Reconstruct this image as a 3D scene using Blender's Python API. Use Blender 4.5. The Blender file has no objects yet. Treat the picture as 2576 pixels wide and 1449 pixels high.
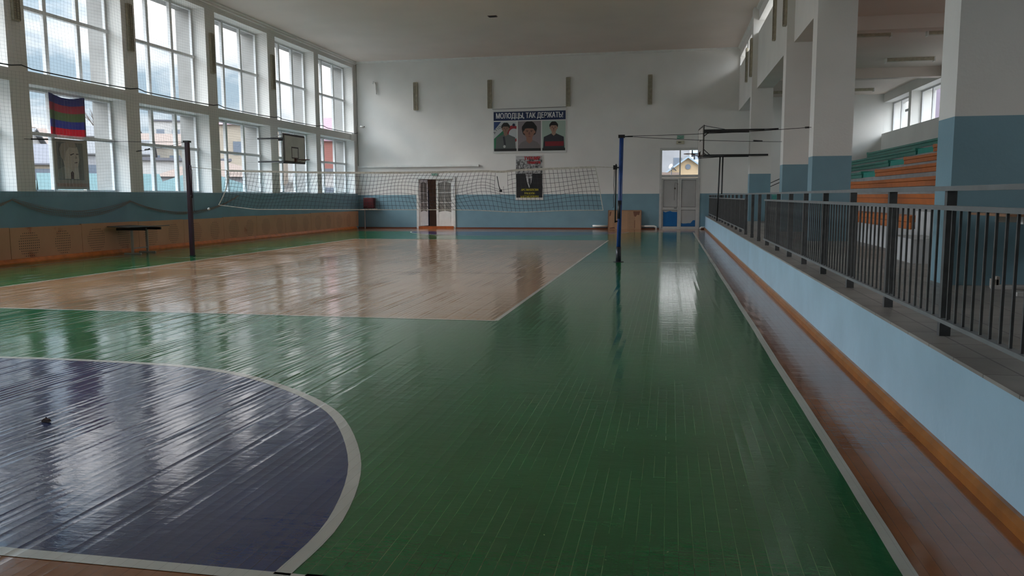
import bpy, math, random
from mathutils import Vector, Matrix
import numpy as np

random.seed(7)
S = bpy.context.scene
COL = S.collection
PI = math.pi

# ------------------------------------------------------------------ camera
CAM_H = 1.55
yaw, pitch, roll = math.radians(11.104), math.radians(6.489), math.radians(-0.25)
F_PX = 2020.0
cy_, sy_ = math.cos(yaw), math.sin(yaw)
fw = Vector((-sy_ * math.cos(pitch), cy_ * math.cos(pitch), -math.sin(pitch)))
rt = Vector((cy_, sy_, 0)); up = rt.cross(fw)
rt2 = rt * math.cos(roll) + up * math.sin(roll)
up2 = -rt * math.sin(roll) + up * math.cos(roll)
cam = bpy.data.cameras.new('camera'); camo = bpy.data.objects.new('camera', cam); COL.objects.link(camo)
camo.matrix_world = Matrix(((rt2.x, up2.x, -fw.x, 0), (rt2.y, up2.y, -fw.y, 0), (rt2.z, up2.z, -fw.z, CAM_H), (0, 0, 0, 1)))
cam.sensor_width = 36; cam.lens = 36 * F_PX / 2576; cam.clip_start = 0.02; cam.clip_end = 600
S.camera = camo
S.view_settings.view_transform = 'Standard'; S.view_settings.look = 'None'
S.view_settings.gamma = 1; S.view_settings.use_curve_mapping = False
S.view_settings.exposure = 0.72
S.cycles.max_bounces = 14; S.cycles.diffuse_bounces = 9; S.cycles.glossy_bounces = 5; S.cycles.transparent_max_bounces = 16; S.cycles.caustics_reflective = True

# ------------------------------------------------------------------ world: hazy blue sky with white clouds
W = bpy.data.worlds.new('World'); S.world = W; W.use_nodes = True
nt = W.node_tree; nt.nodes.clear()
N = nt.nodes.new; L = nt.links.new
tc = N('ShaderNodeTexCoord'); mp = N('ShaderNodeMapping'); mp.inputs['Scale'].default_value = (1, 1, 2.6); mp.inputs['Location'].default_value = (0.35, 0.2, 0.1)
L(tc.outputs['Generated'], mp.inputs['Vector'])
nz = N('ShaderNodeTexNoise'); nz.inputs['Scale'].default_value = 3.1; nz.inputs['Detail'].default_value = 7; nz.inputs['Roughness'].default_value = 0.55
L(mp.outputs[0], nz.inputs['Vector'])
cr = N('ShaderNodeValToRGB'); cr.color_ramp.elements[0].position = 0.42; cr.color_ramp.elements[1].position = 0.6
L(nz.outputs['Fac'], cr.inputs[0])
sx = N('ShaderNodeSeparateXYZ'); L(tc.outputs['Generated'], sx.inputs[0])
g = N('ShaderNodeValToRGB'); L(sx.outputs['Z'], g.inputs[0])
g.color_ramp.elements[0].position = 0.0; g.color_ramp.elements[0].color = (0.66, 0.82, 0.93, 1)
g.color_ramp.elements[1].position = 0.45; g.color_ramp.elements[1].color = (0.40, 0.68, 0.92, 1)
mx = N('ShaderNodeMix'); mx.data_type = 'RGBA'; L(cr.outputs[0], mx.inputs['Factor']); L(g.outputs[0], mx.inputs['A']); mx.inputs['B'].default_value = (2.3, 2.25, 2.2, 1)
# the sky brightens towards the zenith and in an unseen glow added high at left to light the interior
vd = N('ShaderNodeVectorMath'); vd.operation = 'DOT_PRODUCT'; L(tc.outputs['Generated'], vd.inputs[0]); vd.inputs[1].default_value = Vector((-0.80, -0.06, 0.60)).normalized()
def mth(op, a, b, c=None):
    q = N('ShaderNodeMath'); q.operation = op
    for i, v in enumerate((a, b, c)):
        if v is None: continue
        if isinstance(v, (int, float)): q.inputs[i].default_value = v
        else: L(v, q.inputs[i])
    return q.outputs[0]
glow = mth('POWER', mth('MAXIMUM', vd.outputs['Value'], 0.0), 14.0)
zen = mth('POWER', mth('MAXIMUM', sx.outputs['Z'], 0.0), 2.0)
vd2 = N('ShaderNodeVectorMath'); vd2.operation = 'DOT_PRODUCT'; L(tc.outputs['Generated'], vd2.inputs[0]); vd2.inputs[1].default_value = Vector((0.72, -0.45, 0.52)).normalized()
glow2 = mth('POWER', mth('MAXIMUM', vd2.outputs['Value'], 0.0), 8.0)  # second sky glow, added on the stand side in place of direct sun
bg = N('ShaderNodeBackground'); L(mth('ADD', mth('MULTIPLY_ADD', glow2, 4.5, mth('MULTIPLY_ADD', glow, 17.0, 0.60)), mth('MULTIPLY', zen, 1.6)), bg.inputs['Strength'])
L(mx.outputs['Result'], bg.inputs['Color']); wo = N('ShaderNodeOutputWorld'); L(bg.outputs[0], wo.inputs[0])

sun = bpy.data.lights.new('sun', 'SUN'); sun.energy = 0.2; sun.angle = math.radians(6); sun.color = (1, 0.95, 0.88)
suno = bpy.data.objects.new('sun', sun); COL.objects.link(suno)
suno.rotation_euler = Vector((0.03, -0.72, 0.69)).to_track_quat('Z', 'Y').to_euler()

def portal(c, ex, ey, n):
    """daylight portal of size ex, ey looking along n"""
    l = bpy.data.lights.new('window_daylight', 'AREA'); l.shape = 'RECTANGLE'; l.size = ex; l.size_y = ey
    l.cycles.is_portal = True
    o = bpy.data.objects.new('window_daylight', l); COL.objects.link(o)
    n = Vector(n).normalized(); z = -n; y = Vector((0, 0, 1)); x = y.cross(z).normalized()
    o.matrix_world = Matrix(((x.x, y.x, z.x, c[0]), (x.y, y.y, z.y, c[1]), (x.z, y.z, z.z, c[2]), (0, 0, 0, 1)))

# ------------------------------------------------------------------ key dimensions
XL, XR, YF, ZC = -15.5, 3.0, 38.6, 8.22        # left wall, upper right wall, far wall, ceiling
XC, XC2 = 2.82, 3.57                            # pillar faces
XP, ZP = 1.62, 0.62                             # retaining wall, platform level
XO = 9.2                                        # outer wall of the stand wing
YN = 0.35                                       # near wall
BAYS = [(0.5, 4.0), (4.6, 8.3), (8.9, 12.6), (13.2, 16.9), (17.5, 21.1), (21.7, 25.4), (26.0, 29.7), (30.32, 33.9), (34.35, 38.3)]
SILL, LTOP, USILL, UTOP = 1.73, 4.36, 4.66, 7.9
XFR, XOUT = -16.0, -16.6

# ------------------------------------------------------------------ materials
def mat(name, col, rough=0.6, metal=0.0, var=0.0, vscale=3.0, bump=0.0, bscale=30.0, spec=0.5, col2=None, coat=0.0, emis=None):
    m = bpy.data.materials.new(name); m.use_nodes = True; t = m.node_tree; b = t.nodes['Principled BSDF']
    b.inputs['Base Color'].default_value = (*col, 1); b.inputs['Roughness'].default_value = rough
    b.inputs['Metallic'].default_value = metal; b.inputs['Specular IOR Level'].default_value = spec
    b.inputs['Coat Weight'].default_value = coat
    if var or col2 or bump:
        tcn = t.nodes.new('ShaderNodeTexCoord')
    if var or col2:
        n = t.nodes.new('ShaderNodeTexNoise'); n.inputs['Scale'].default_value = vscale; n.inputs['Detail'].default_value = 6
        t.links.new(tcn.outputs['Object'], n.inputs['Vector'])
        r = t.nodes.new('ShaderNodeValToRGB'); r.color_ramp.elements[0].position = 0.3; r.color_ramp.elements[1].position = 0.7
        a = tuple(max(0, c * (1 - var)) for c in col); c2 = col2 or tuple(min(1, c * (1 + var)) for c in col)
        r.color_ramp.elements[0].color = (*a, 1); r.color_ramp.elements[1].color = (*c2, 1)
        t.links.new(n.outputs['Fac'], r.inputs[0]); t.links.new(r.outputs[0], b.inputs['Base Color'])
    if bump:
        n2 = t.nodes.new('ShaderNodeTexNoise'); n2.inputs['Scale'].default_value = bscale; n2.inputs['Detail'].default_value = 4
        t.links.new(tcn.outputs['Object'], n2.inputs['Vector'])
        bp = t.nodes.new('ShaderNodeBump'); bp.inputs['Strength'].default_value = bump; bp.inputs['Distance'].default_value = 0.01
        t.links.new(n2.outputs['Fac'], bp.inputs['Height']); t.links.new(bp.outputs[0], b.inputs['Normal'])
    if emis:
        b.inputs['Emission Color'].default_value = (*emis[:3], 1); b.inputs['Emission Strength'].default_value = emis[3]
    return m

def glass_mat(name, tint=0.9, f0=0.05, rough=0.0):
    m = bpy.data.materials.new(name); m.use_nodes = True; t = m.node_tree; t.nodes.clear()
    tr = t.nodes.new('ShaderNodeBsdfTransparent'); tr.inputs[0].default_value = (tint, tint, tint * 1.01, 1)
    gl = t.nodes.new('ShaderNodeBsdfGlossy'); gl.inputs['Roughness'].default_value = rough
    lw = t.nodes.new('ShaderNodeLayerWeight'); lw.inputs[0].default_value = 0.5
    pw = t.nodes.new('ShaderNodeMath'); pw.operation = 'POWER'; t.links.new(lw.outputs['Facing'], pw.inputs[0]); pw.inputs[1].default_value = 5
    fr = t.nodes.new('ShaderNodeMath'); fr.operation = 'MULTIPLY_ADD'; t.links.new(pw.outputs[0], fr.inputs[0]); fr.inputs[1].default_value = 1 - f0; fr.inputs[2].default_value = f0
    mixn = t.nodes.new('ShaderNodeMixShader'); o = t.nodes.new('ShaderNodeOutputMaterial')
    t.links.new(fr.outputs[0], mixn.inputs[0]); t.links.new(tr.outputs[0], mixn.inputs[1]); t.links.new(gl.outputs[0], mixn.inputs[2]); t.links.new(mixn.outputs[0], o.inputs[0])
    return m

WHITE = mat('white_wall_paint', (0.72, 0.71, 0.68), 0.75, var=0.05, vscale=0.8, bump=0.25, bscale=25)
CEIL = mat('ceiling_paint', (0.66, 0.575, 0.515), 0.8, var=0.04, vscale=0.5, bump=0.15, bscale=12)
BLUE = mat('blue_wall_paint', (0.18, 0.315, 0.38), 0.5, var=0.07, vscale=1.3, bump=0.2, bscale=25)
BLUE2 = mat('pale_blue_wall_paint', (0.33, 0.49, 0.60), 0.42, var=0.08, vscale=1.6, bump=0.3, bscale=14)
FRAME = mat('white_window_frame', (0.66, 0.67, 0.67), 0.4, var=0.05, vscale=4)
WTRIM = mat('white_gloss_paint', (0.70, 0.70, 0.67), 0.35, var=0.06, vscale=5)
GLASS = glass_mat('window_glass', 0.82)
ORANGEP = mat('orange_floor_paint', (0.60, 0.17, 0.035), 0.4, var=0.2, vscale=5)
STEEL = mat('dark_grey_railing_paint', (0.085, 0.087, 0.09), 0.45, var=0.25, vscale=9, spec=0.4)
RAILTOP = mat('grey_rail_paint', (0.16, 0.17, 0.175), 0.4, var=0.15, vscale=6)
BLACKM = mat('black_steel', (0.012, 0.012, 0.013), 0.45)
CREAM = mat('cream_enamel', (0.40, 0.36, 0.27), 0.5, var=0.2, vscale=9)
CREAM2 = mat('aged_louvre', (0.27, 0.24, 0.18), 0.5, var=0.3, vscale=12)
CONC = mat('concrete_step', (0.34, 0.34, 0.34), 0.8, var=0.1, vscale=4)
CONCW = mat('whitewashed_concrete', (0.50, 0.51, 0.52), 0.8, var=0.06, vscale=3)
ORW = mat('orange_bench_paint', (0.48, 0.14, 0.03), 0.45, var=0.12, vscale=4)
GRW = mat('teal_bench_paint', (0.02, 0.21, 0.16), 0.4, var=0.15, vscale=4)
GRW2 = mat('bright_teal_step_paint', (0.015, 0.30, 0.24), 0.5, var=0.08, vscale=4)
NETM = mat('dark_net_cord', (0.03, 0.03, 0.035), 0.8)
NETW = mat('white_net_tape', (0.5, 0.48, 0.42), 0.8, var=0.2, vscale=20)
SNET = mat('grey_safety_net_cord', (0.16, 0.16, 0.16), 0.9)
BROWNNET = mat('brown_net_cord', (0.26, 0.19, 0.15), 0.9)
PBLUE = mat('blue_post_paint', (0.012, 0.055, 0.22), 0.35, var=0.3, vscale=6)
PDARK = mat('worn_dark_post_paint', (0.02, 0.022, 0.03), 0.4, var=0.3, vscale=8)
PMAR = mat('maroon_post_paint', (0.055, 0.012, 0.016), 0.4, var=0.3, vscale=5, col2=(0.03, 0.012, 0.035))
REDBOX = mat('dark_red_cabinet_paint', (0.09, 0.012, 0.014), 0.4)
PAPER = mat('poster_paper', (0.62, 0.62, 0.60), 0.5)

def floor_mat(name, col, rough=0.095, pvar=0.08, gapk=0.55, gap=(0.02, 0.02, 0.015), pale=(0.30, 0.32, 0.2), palef=0.5, var=0.25):
    """painted tongue-and-groove strip floor: cupped strips along y, staggered ends"""
    m = bpy.data.materials.new(name); m.use_nodes = True; t = m.node_tree; b = t.nodes['Principled BSDF']
    n = t.nodes.new; l = t.links.new
    def M(op, a, bb=None, c=None):
        q = n('ShaderNodeMath'); q.operation = op
        for i, v in enumerate((a, bb, c)):
            if v is None: continue
            if isinstance(v, (int, float)): q.inputs[i].default_value = v
            else: l(v, q.inputs[i])
        return q.outputs[0]
    co = n('ShaderNodeTexCoord'); sp = n('ShaderNodeSeparateXYZ'); l(co.outputs['Object'], sp.inputs[0])
    X, Y = sp.outputs[0], sp.outputs[1]
    tx = M('MULTIPLY', X, 1 / 0.063); row = M('FLOOR', tx); fx = M('SUBTRACT', tx, row)
    wr = n('ShaderNodeTexWhiteNoise'); wr.noise_dimensions = '1D'; l(row, wr.inputs['W'])
    ty = M('ADD', M('MULTIPLY', Y, 1 / 1.15), M('MULTIPLY', wr.outputs['Value'], 7.3)); seg = M('FLOOR', ty); fy = M('SUBTRACT', ty, seg)
    cb = n('ShaderNodeCombineXYZ'); l(row, cb.inputs[0]); l(seg, cb.inputs[1])
    wn = n('ShaderNodeTexWhiteNoise'); wn.noise_dimensions = '2D'; l(cb.outputs[0], wn.inputs['Vector'])
    rnd = wn.outputs['Value']
    cx = M('SUBTRACT', fx, 0.5)
    edge = M('ABSOLUTE', cx)
    gapx = M('GREATER_THAN', edge, 0.477); gapy = M('LESS_THAN', fy, 0.004)
    gapm = M('MAXIMUM', gapx, M('MULTIPLY', gapy, 0.45))
    # colour
    nz1 = n('ShaderNodeTexNoise'); nz1.inputs['Scale'].default_value = 0.9; nz1.inputs['Detail'].default_value = 8; nz1.inputs['Roughness'].default_value = 0.6
    l(co.outputs['Object'], nz1.inputs['Vector'])
    r1 = n('ShaderNodeValToRGB'); l(nz1.outputs['Fac'], r1.inputs[0]); r1.color_ramp.elements[0].position = 0.33; r1.color_ramp.elements[1].position = 0.7
    r1.color_ramp.elements[0].color = (*[c * (1 - var) for c in col], 1); r1.color_ramp.elements[1].color = (*[min(1, c * (1 + var) + 0.006) for c in col], 1)
    pv = n('ShaderNodeMix'); pv.data_type = 'RGBA'; pv.blend_type = 'MULTIPLY'; pv.inputs['Factor'].default_value = 1
    l(r1.outputs[0], pv.inputs['A']); mr = M('MULTIPLY_ADD', rnd, pvar, 1 - pvar / 2); cc = n('ShaderNodeCombineColor'); [l(mr, cc.inputs[i]) for i in range(3)]; l(cc.outputs[0], pv.inputs['B'])
    # worn, pale grit in part of the gaps
    nz2 = n('ShaderNodeTexNoise'); nz2.inputs['Scale'].default_value = 1.7; nz2.inputs['Detail'].default_value = 3; l(co.outputs['Object'], nz2.inputs['Vector'])
    pm = M('MULTIPLY', M('GREATER_THAN', M('ADD', nz2.outputs['Fac'], M('MULTIPLY', rnd, 0.35)), 0.72 - 0.2 * palef), 1.0)
    gc = n('ShaderNodeMix'); gc.data_type = 'RGBA'; l(pm, gc.inputs['Factor']); gc.inputs['A'].default_value = (*gap, 1); gc.inputs['B'].default_value = (*pale, 1)
    fin = n('ShaderNodeMix'); fin.data_type = 'RGBA'; l(M('MULTIPLY', gapm, gapk), fin.inputs['Factor']); l(pv.outputs['Result'], fin.inputs['A']); l(gc.outputs['Result'], fin.inputs['B'])
    # scuffs and specks
    mp_ = n('ShaderNodeMapping'); mp_.inputs['Scale'].default_value = (6, 22, 1); l(co.outputs['Object'], mp_.inputs[0])
    nz3 = n('ShaderNodeTexNoise'); nz3.inputs['Scale'].default_value = 1.0; nz3.inputs['Detail'].default_value = 5; l(mp_.outputs[0], nz3.inputs['Vector'])
    sc = M('MULTIPLY', M('MAXIMUM', M('SUBTRACT', nz3.outputs['Fac'], 0.66), 0.0), 2.0)
    fin2 = n('ShaderNodeMix'); fin2.data_type = 'RGBA'; l(sc, fin2.inputs['Factor']); l(fin.outputs['Result'], fin2.inputs['A']); fin2.inputs['B'].default_value = (*[min(1, c * 1.1 + 0.07) for c in col], 1)
    nsp = n('ShaderNodeTexNoise'); nsp.inputs['Scale'].default_value = 38; nsp.inputs['Detail'].default_value = 1; l(co.outputs['Object'], nsp.inputs['Vector'])
    nsm = n('ShaderNodeTexNoise'); nsm.inputs['Scale'].default_value = 1.4; nsm.inputs['Detail'].default_value = 2; l(co.outputs['Object'], nsm.inputs['Vector'])
    spk = M('MULTIPLY', M('GREATER_THAN', M('ADD', nsp.outputs['Fac'], M('MULTIPLY', nsm.outputs['Fac'], 0.22)), 0.90), 0.7 * (palef > 0.5))
    fin3 = n('ShaderNodeMix'); fin3.data_type = 'RGBA'; l(spk, fin3.inputs['Factor']); l(fin2.outputs['Result'], fin3.inputs['A']); fin3.inputs['B'].default_value = (*pale, 1)
    l(fin3.outputs['Result'], b.inputs['Base Color'])
    # relief: random tilt, cupping, gaps, long waves
    h1 = M('MULTIPLY', cx, M('MULTIPLY_ADD', rnd, 1.6, -0.8))
    h2 = M('MULTIPLY', M('MULTIPLY', cx, cx), 2.6)
    h3 = M('MULTIPLY', gapx, -0.2)
    nzm = n('ShaderNodeTexNoise'); nzm.inputs['Scale'].default_value = 0.55; nzm.inputs['Detail'].default_value = 2; l(co.outputs['Object'], nzm.inputs['Vector'])
    wr2 = n('ShaderNodeTexWhiteNoise'); wr2.noise_dimensions = '1D'; l(M('ADD', row, 77.3), wr2.inputs['W'])
    warp = M('MULTIPLY', M('MAXIMUM', M('MULTIPLY_ADD', nzm.outputs['Fac'], 4.0, -1.35), 0.12), M('MINIMUM', M('MAXIMUM', M('MULTIPLY_ADD', X, -0.28, -0.15), 0.22), 1.5))
    warp = M('MULTIPLY', warp, M('POWER', wr2.outputs['Value'], 1.6))
    hh = M('ADD', M('MULTIPLY', M('ADD', h1, h2), warp), h3)
    bp = n('ShaderNodeBump'); bp.inputs['Strength'].default_value = 1.0; bp.inputs['Distance'].default_value = 0.0048; l(hh, bp.inputs['Height'])
    mpw = n('ShaderNodeMapping'); mpw.inputs['Scale'].default_value = (1.0, 2.6, 1); l(co.outputs['Object'], mpw.inputs[0])
    nzw = n('ShaderNodeTexNoise'); nzw.inputs['Scale'].default_value = 3.2; nzw.inputs['Detail'].default_value = 6; nzw.inputs['Roughness'].default_value = 0.62; l(mpw.outputs[0], nzw.inputs['Vector'])
    bp2 = n('ShaderNodeBump'); bp2.inputs['Strength'].default_value = 1.0; bp2.inputs['Distance'].default_value = 0.002; l(nzw.outputs['Fac'], bp2.inputs['Height']); l(bp.outputs[0], bp2.inputs['Normal'])
    l(bp2.outputs[0], b.inputs['Normal'])
    rr = M('MULTIPLY_ADD', nz1.outputs['Fac'], 0.12, rough - 0.06); l(rr, b.inputs['Roughness'])
    b.inputs['Specular IOR Level'].default_value = 0.72
    return m

FG = floor_mat('green_court_paint', (0.002, 0.125, 0.034), palef=0.55, pale=(0.22, 0.28, 0.15), var=0.16)
FT = floor_mat('tan_court_paint', (0.40, 0.235, 0.125), gap=(0.05, 0.03, 0.02), pale=(0.10, 0.06, 0.04), palef=0.1, var=0.15)
FB = floor_mat('blue_court_paint', (0.018, 0.035, 0.115), palef=0.1, pale=(0.10, 0.10, 0.12))
FO = floor_mat('orange_brown_court_paint', (0.27, 0.095, 0.032), gap=(0.05, 0.02, 0.01), pale=(0.12, 0.06, 0.03), palef=0.2)
FW_ = floor_mat('white_line_paint', (0.50, 0.48, 0.42), rough=0.2, gap=(0.25, 0.23, 0.18), pale=(0.2, 0.18, 0.12), palef=0.2, var=0.08, pvar=0.05, gapk=0.3)

def tile_mat():
    m = bpy.data.materials.new('grey_platform_tiles'); m.use_nodes = True; t = m.node_tree; b = t.nodes['Principled BSDF']
    co = t.nodes.new('ShaderNodeTexCoord'); br = t.nodes.new('ShaderNodeTexBrick'); br.offset = 0
    br.inputs['Color1'].default_value = (0.235, 0.215, 0.195, 1); br.inputs['Color2'].default_value = (0.29, 0.27, 0.25, 1); br.inputs['Mortar'].default_value = (0.10, 0.09, 0.085, 1)
    br.inputs['Scale'].default_value = 1; br.inputs['Brick Width'].default_value = 0.45; br.inputs['Row Height'].default_value = 0.45; br.inputs['Mortar Size'].default_value = 0.006
    t.links.new(co.outputs['Object'], br.inputs['Vector'])
    nz_ = t.nodes.new('ShaderNodeTexNoise'); nz_.inputs['Scale'].default_value = 2.2; nz_.inputs['Detail'].default_value = 8; t.links.new(co.outputs['Object'], nz_.inputs['Vector'])
    r = t.nodes.new('ShaderNodeValToRGB'); r.color_ramp.elements[0].position = 0.3; r.color_ramp.elements[0].color = (0.7, 0.7, 0.7, 1); r.color_ramp.elements[1].position = 0.65; r.color_ramp.elements[1].color = (1.1, 1.1, 1.1, 1)
    t.links.new(nz_.outputs['Fac'], r.inputs[0])
    mm = t.nodes.new('ShaderNodeMix'); mm.data_type = 'RGBA'; mm.blend_type = 'MULTIPLY'; mm.inputs['Factor'].default_value = 1
    t.links.new(br.outputs['Color'], mm.inputs['A']); t.links.new(r.outputs[0], mm.inputs['B']); t.links.new(mm.outputs['Result'], b.inputs['Base Color'])
    b.inputs['Roughness'].default_value = 0.42
    return m
TILE = tile_mat()

def perf_mat(name, col, axis, cols, seed=0.0, period=2.33, origin=0.0):
    """plywood with oval fields of drilled holes; axis = length axis, cols = hole field centres"""
    m = bpy.data.materials.new(name); m.use_nodes = True; t = m.node_tree; b = t.nodes['Principled BSDF']; n = t.nodes.new; l = t.links.new
    def M(op, a, bb=None, c=None):
        q = n('ShaderNodeMath'); q.operation = op
        for i, v in enumerate((a, bb, c)):
            if v is None: continue
            if isinstance(v, (int, float)): q.inputs[i].default_value = v
            else: l(v, q.inputs[i])
        return q.outputs[0]
    co = n('ShaderNodeTexCoord'); sp = n('ShaderNodeSeparateXYZ'); l(co.outputs['Object'], sp.inputs[0])
    A = sp.outputs[axis]; Z = sp.outputs[2]
    pitch_ = 0.062
    ga = M('SUBTRACT', M('FRACT', M('MULTIPLY', A, 1 / pitch_)), 0.5); gz = M('SUBTRACT', M('FRACT', M('MULTIPLY', Z, 1 / pitch_)), 0.5)
    dot = M('LESS_THAN', M('ADD', M('MULTIPLY', ga, ga), M('MULTIPLY', gz, gz)), 0.045)
    pos = M('SUBTRACT', M('MODULO', M('ADD', A, 100 * period - origin), period), 0)
    mask = None
    for c, w, hgt in cols:
        da = M('DIVIDE', M('SUBTRACT', pos, c), w); dz = M('DIVIDE', M('SUBTRACT', Z, 0.44), hgt)
        e = M('LESS_THAN', M('ADD', M('MULTIPLY', da, da), M('MULTIPLY', dz, dz)), 1.0)
        mask = e if mask is None else M('MAXIMUM', mask, e)
    hole = M('MULTIPLY', dot, mask)
    nzn = n('ShaderNodeTexNoise'); nzn.inputs['Scale'].default_value = 1.6; nzn.inputs['Detail'].default_value = 5; l(co.outputs['Object'], nzn.inputs['Vector'])
    r = n('ShaderNodeValToRGB'); r.color_ramp.elements[0].position = 0.28; r.color_ramp.elements[1].position = 0.34
    r.color_ramp.elements[0].color = (col[0] * 0.75, col[1] * 0.5, col[2] * 0.4, 1); r.color_ramp.elements[1].color = (*col, 1)
    e = r.color_ramp.elements.new(0.8); e.color = (min(1, col[0] * 1.12), col[1] * 1.15, col[2] * 1.2, 1)
    l(nzn.outputs['Fac'], r.inputs[0])
    fin = n('ShaderNodeMix'); fin.data_type = 'RGBA'; l(hole, fin.inputs['Factor']); l(r.outputs[0], fin.inputs['A']); fin.inputs['B'].default_value = (0.03, 0.02, 0.012, 1)
    l(fin.outputs['Result'], b.inputs['Base Color']); b.inputs['Roughness'].default_value = 0.5
    return m

# ------------------------------------------------------------------ mesh builder
class MB:
    def __init__(s): s.v = []; s.f = []; s.m = []; s.sm = []
    def face(s, pts, mi=0, sm=False):
        k = len(s.v); s.v += [tuple(p) for p in pts]; s.f.append(tuple(range(k, k + len(pts)))); s.m.append(mi); s.sm.append(sm)
    def hexa(s, p, mi=0):
        """p = 8 corners: bottom ring then top ring, counter-clockwise from above"""
        k = len(s.v); s.v += [tuple(q) for q in p]
        for f in ((3, 2, 1, 0), (4, 5, 6, 7), (0, 1, 5, 4), (1, 2, 6, 5), (2, 3, 7, 6), (3, 0, 4, 7)):
            s.f.append(tuple(k + i for i in f)); s.m.append(mi); s.sm.append(False)
        return s
    def box(s, x0, x1, y0, y1, z0, z1, mi=0):
        x0, x1 = sorted((x0, x1)); y0, y1 = sorted((y0, y1)); z0, z1 = sorted((z0, z1))
        return s.hexa([(x0, y0, z0), (x1, y0, z0), (x1, y1, z0), (x0, y1, z0), (x0, y0, z1), (x1, y0, z1), (x1, y1, z1), (x0, y1, z1)], mi)
    def beam(s, a, b, w, h, mi=0, upv=(0, 0, 1)):
        a = Vector(a); b = Vector(b); d = (b - a).normalized(); u = Vector(upv)
        if abs(d.dot(u)) > 0.95: u = Vector((1, 0, 0))
        x = d.cross(u).normalized() * w / 2; y = x.cross(d).normalized() * h / 2
        return s.hexa([a - x - y, a + x - y, b + x - y, b - x - y, a - x + y, a + x + y, b + x + y, b - x + y], mi)
    def tube(s, pts, r, n=8, mi=0, close=False, cap=True):
        pts = [Vector(p) for p in pts]; K = len(pts); k0 = len(s.v); rr = r if isinstance(r, (list, tuple)) else [r] * K
        ref = None
        for i, p in enumerate(pts):
            if close: d = pts[(i + 1) % K] - pts[i - 1]
            else: d = pts[min(i + 1, K - 1)] - pts[max(i - 1, 0)]
            d.normalize()
            if ref is None:
                ref = Vector((0, 0, 1)) if abs(d.z) < 0.9 else Vector((1, 0, 0))
            x = d.cross(ref)
            if x.length < 1e-4: x = d.cross(Vector((0.3, 1, 0.2)))
            x.normalize(); y = d.cross(x)
            for j in range(n):
                a = 2 * PI * j / n; s.v.append(tuple(p + (x * math.cos(a) + y * math.sin(a)) * rr[i]))
        for i in range(K if close else K - 1):
            for j in range(n):
                a = k0 + i * n + j; b_ = k0 + i * n + (j + 1) % n; i2 = (i + 1) % K
                s.f.append((a, b_, k0 + i2 * n + (j + 1) % n, k0 + i2 * n + j)); s.m.append(mi); s.sm.append(n > 5)
        if cap and not close:
            s.f.append(tuple(k0 + j for j in range(n))[::-1]); s.f.append(tuple(k0 + (K - 1) * n + j for j in range(n))); s.m += [mi, mi]; s.sm += [False, False]
        return s
    def prism(s, pts, axis, a, b, mi=0):
        """extrude a 2D outline along axis (0 x, 1 y, 2 z)"""
        def P(u, v, w):
            return (w, u, v) if axis == 0 else (u, w, v) if axis == 1 else (u, v, w)
        n = len(pts); k = len(s.v)
        s.v += [P(u, v, a) for u, v in pts] + [P(u, v, b) for u, v in pts]
        s.f.append(tuple(k + i for i in range(n))); s.f.append(tuple(k + n + i for i in range(n))[::-1]); s.m += [mi, mi]; s.sm += [False, False]
        for i in range(n):
            j = (i + 1) % n; s.f.append((k + j, k + i, k + n + i, k + n + j)); s.m.append(mi); s.sm.append(False)
        return s
    def ball(s, c, r, n=10, mi=0, sz=1.0):
        k = len(s.v); c = Vector(c)
        for i in range(n + 1):
            t = PI * i / n
            for j in range(n): s.v.append((c.x + r * math.sin(t) * math.cos(2 * PI * j / n), c.y + r * math.sin(t) * math.sin(2 * PI * j / n), c.z + r * sz * math.cos(t)))
        for i in range(n):
            for j in range(n): s.f.append((k + i * n + j, k + (i + 1) * n + j, k + (i + 1) * n + (j + 1) % n, k + i * n + (j + 1) % n)); s.m.append(mi); s.sm.append(True)
        return s
    def build(s, name, mats, parent=None, bevel=0, fix=True, loc=None):
        me = bpy.data.meshes.new(name); me.from_pydata(s.v, [], s.f)
        for q in (mats if isinstance(mats, (list, tuple)) else [mats]): me.materials.append(q)
        me.polygons.foreach_set('material_index', s.m); me.polygons.foreach_set('use_smooth', s.sm); me.update()
        if fix and len(s.f) < 20000:
            import bmesh
            bm = bmesh.new(); bm.from_mesh(me); bmesh.ops.recalc_face_normals(bm, faces=bm.faces); bm.to_mesh(me); bm.free()
        o = bpy.data.objects.new(name, me); COL.objects.link(o)
        if parent: o.parent = parent
        if loc: o.location = loc
        if bevel:
            b = o.modifiers.new('bevel', 'BEVEL'); b.width = bevel; b.segments = 2; b.limit_method = 'ANGLE'
        return o

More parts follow.
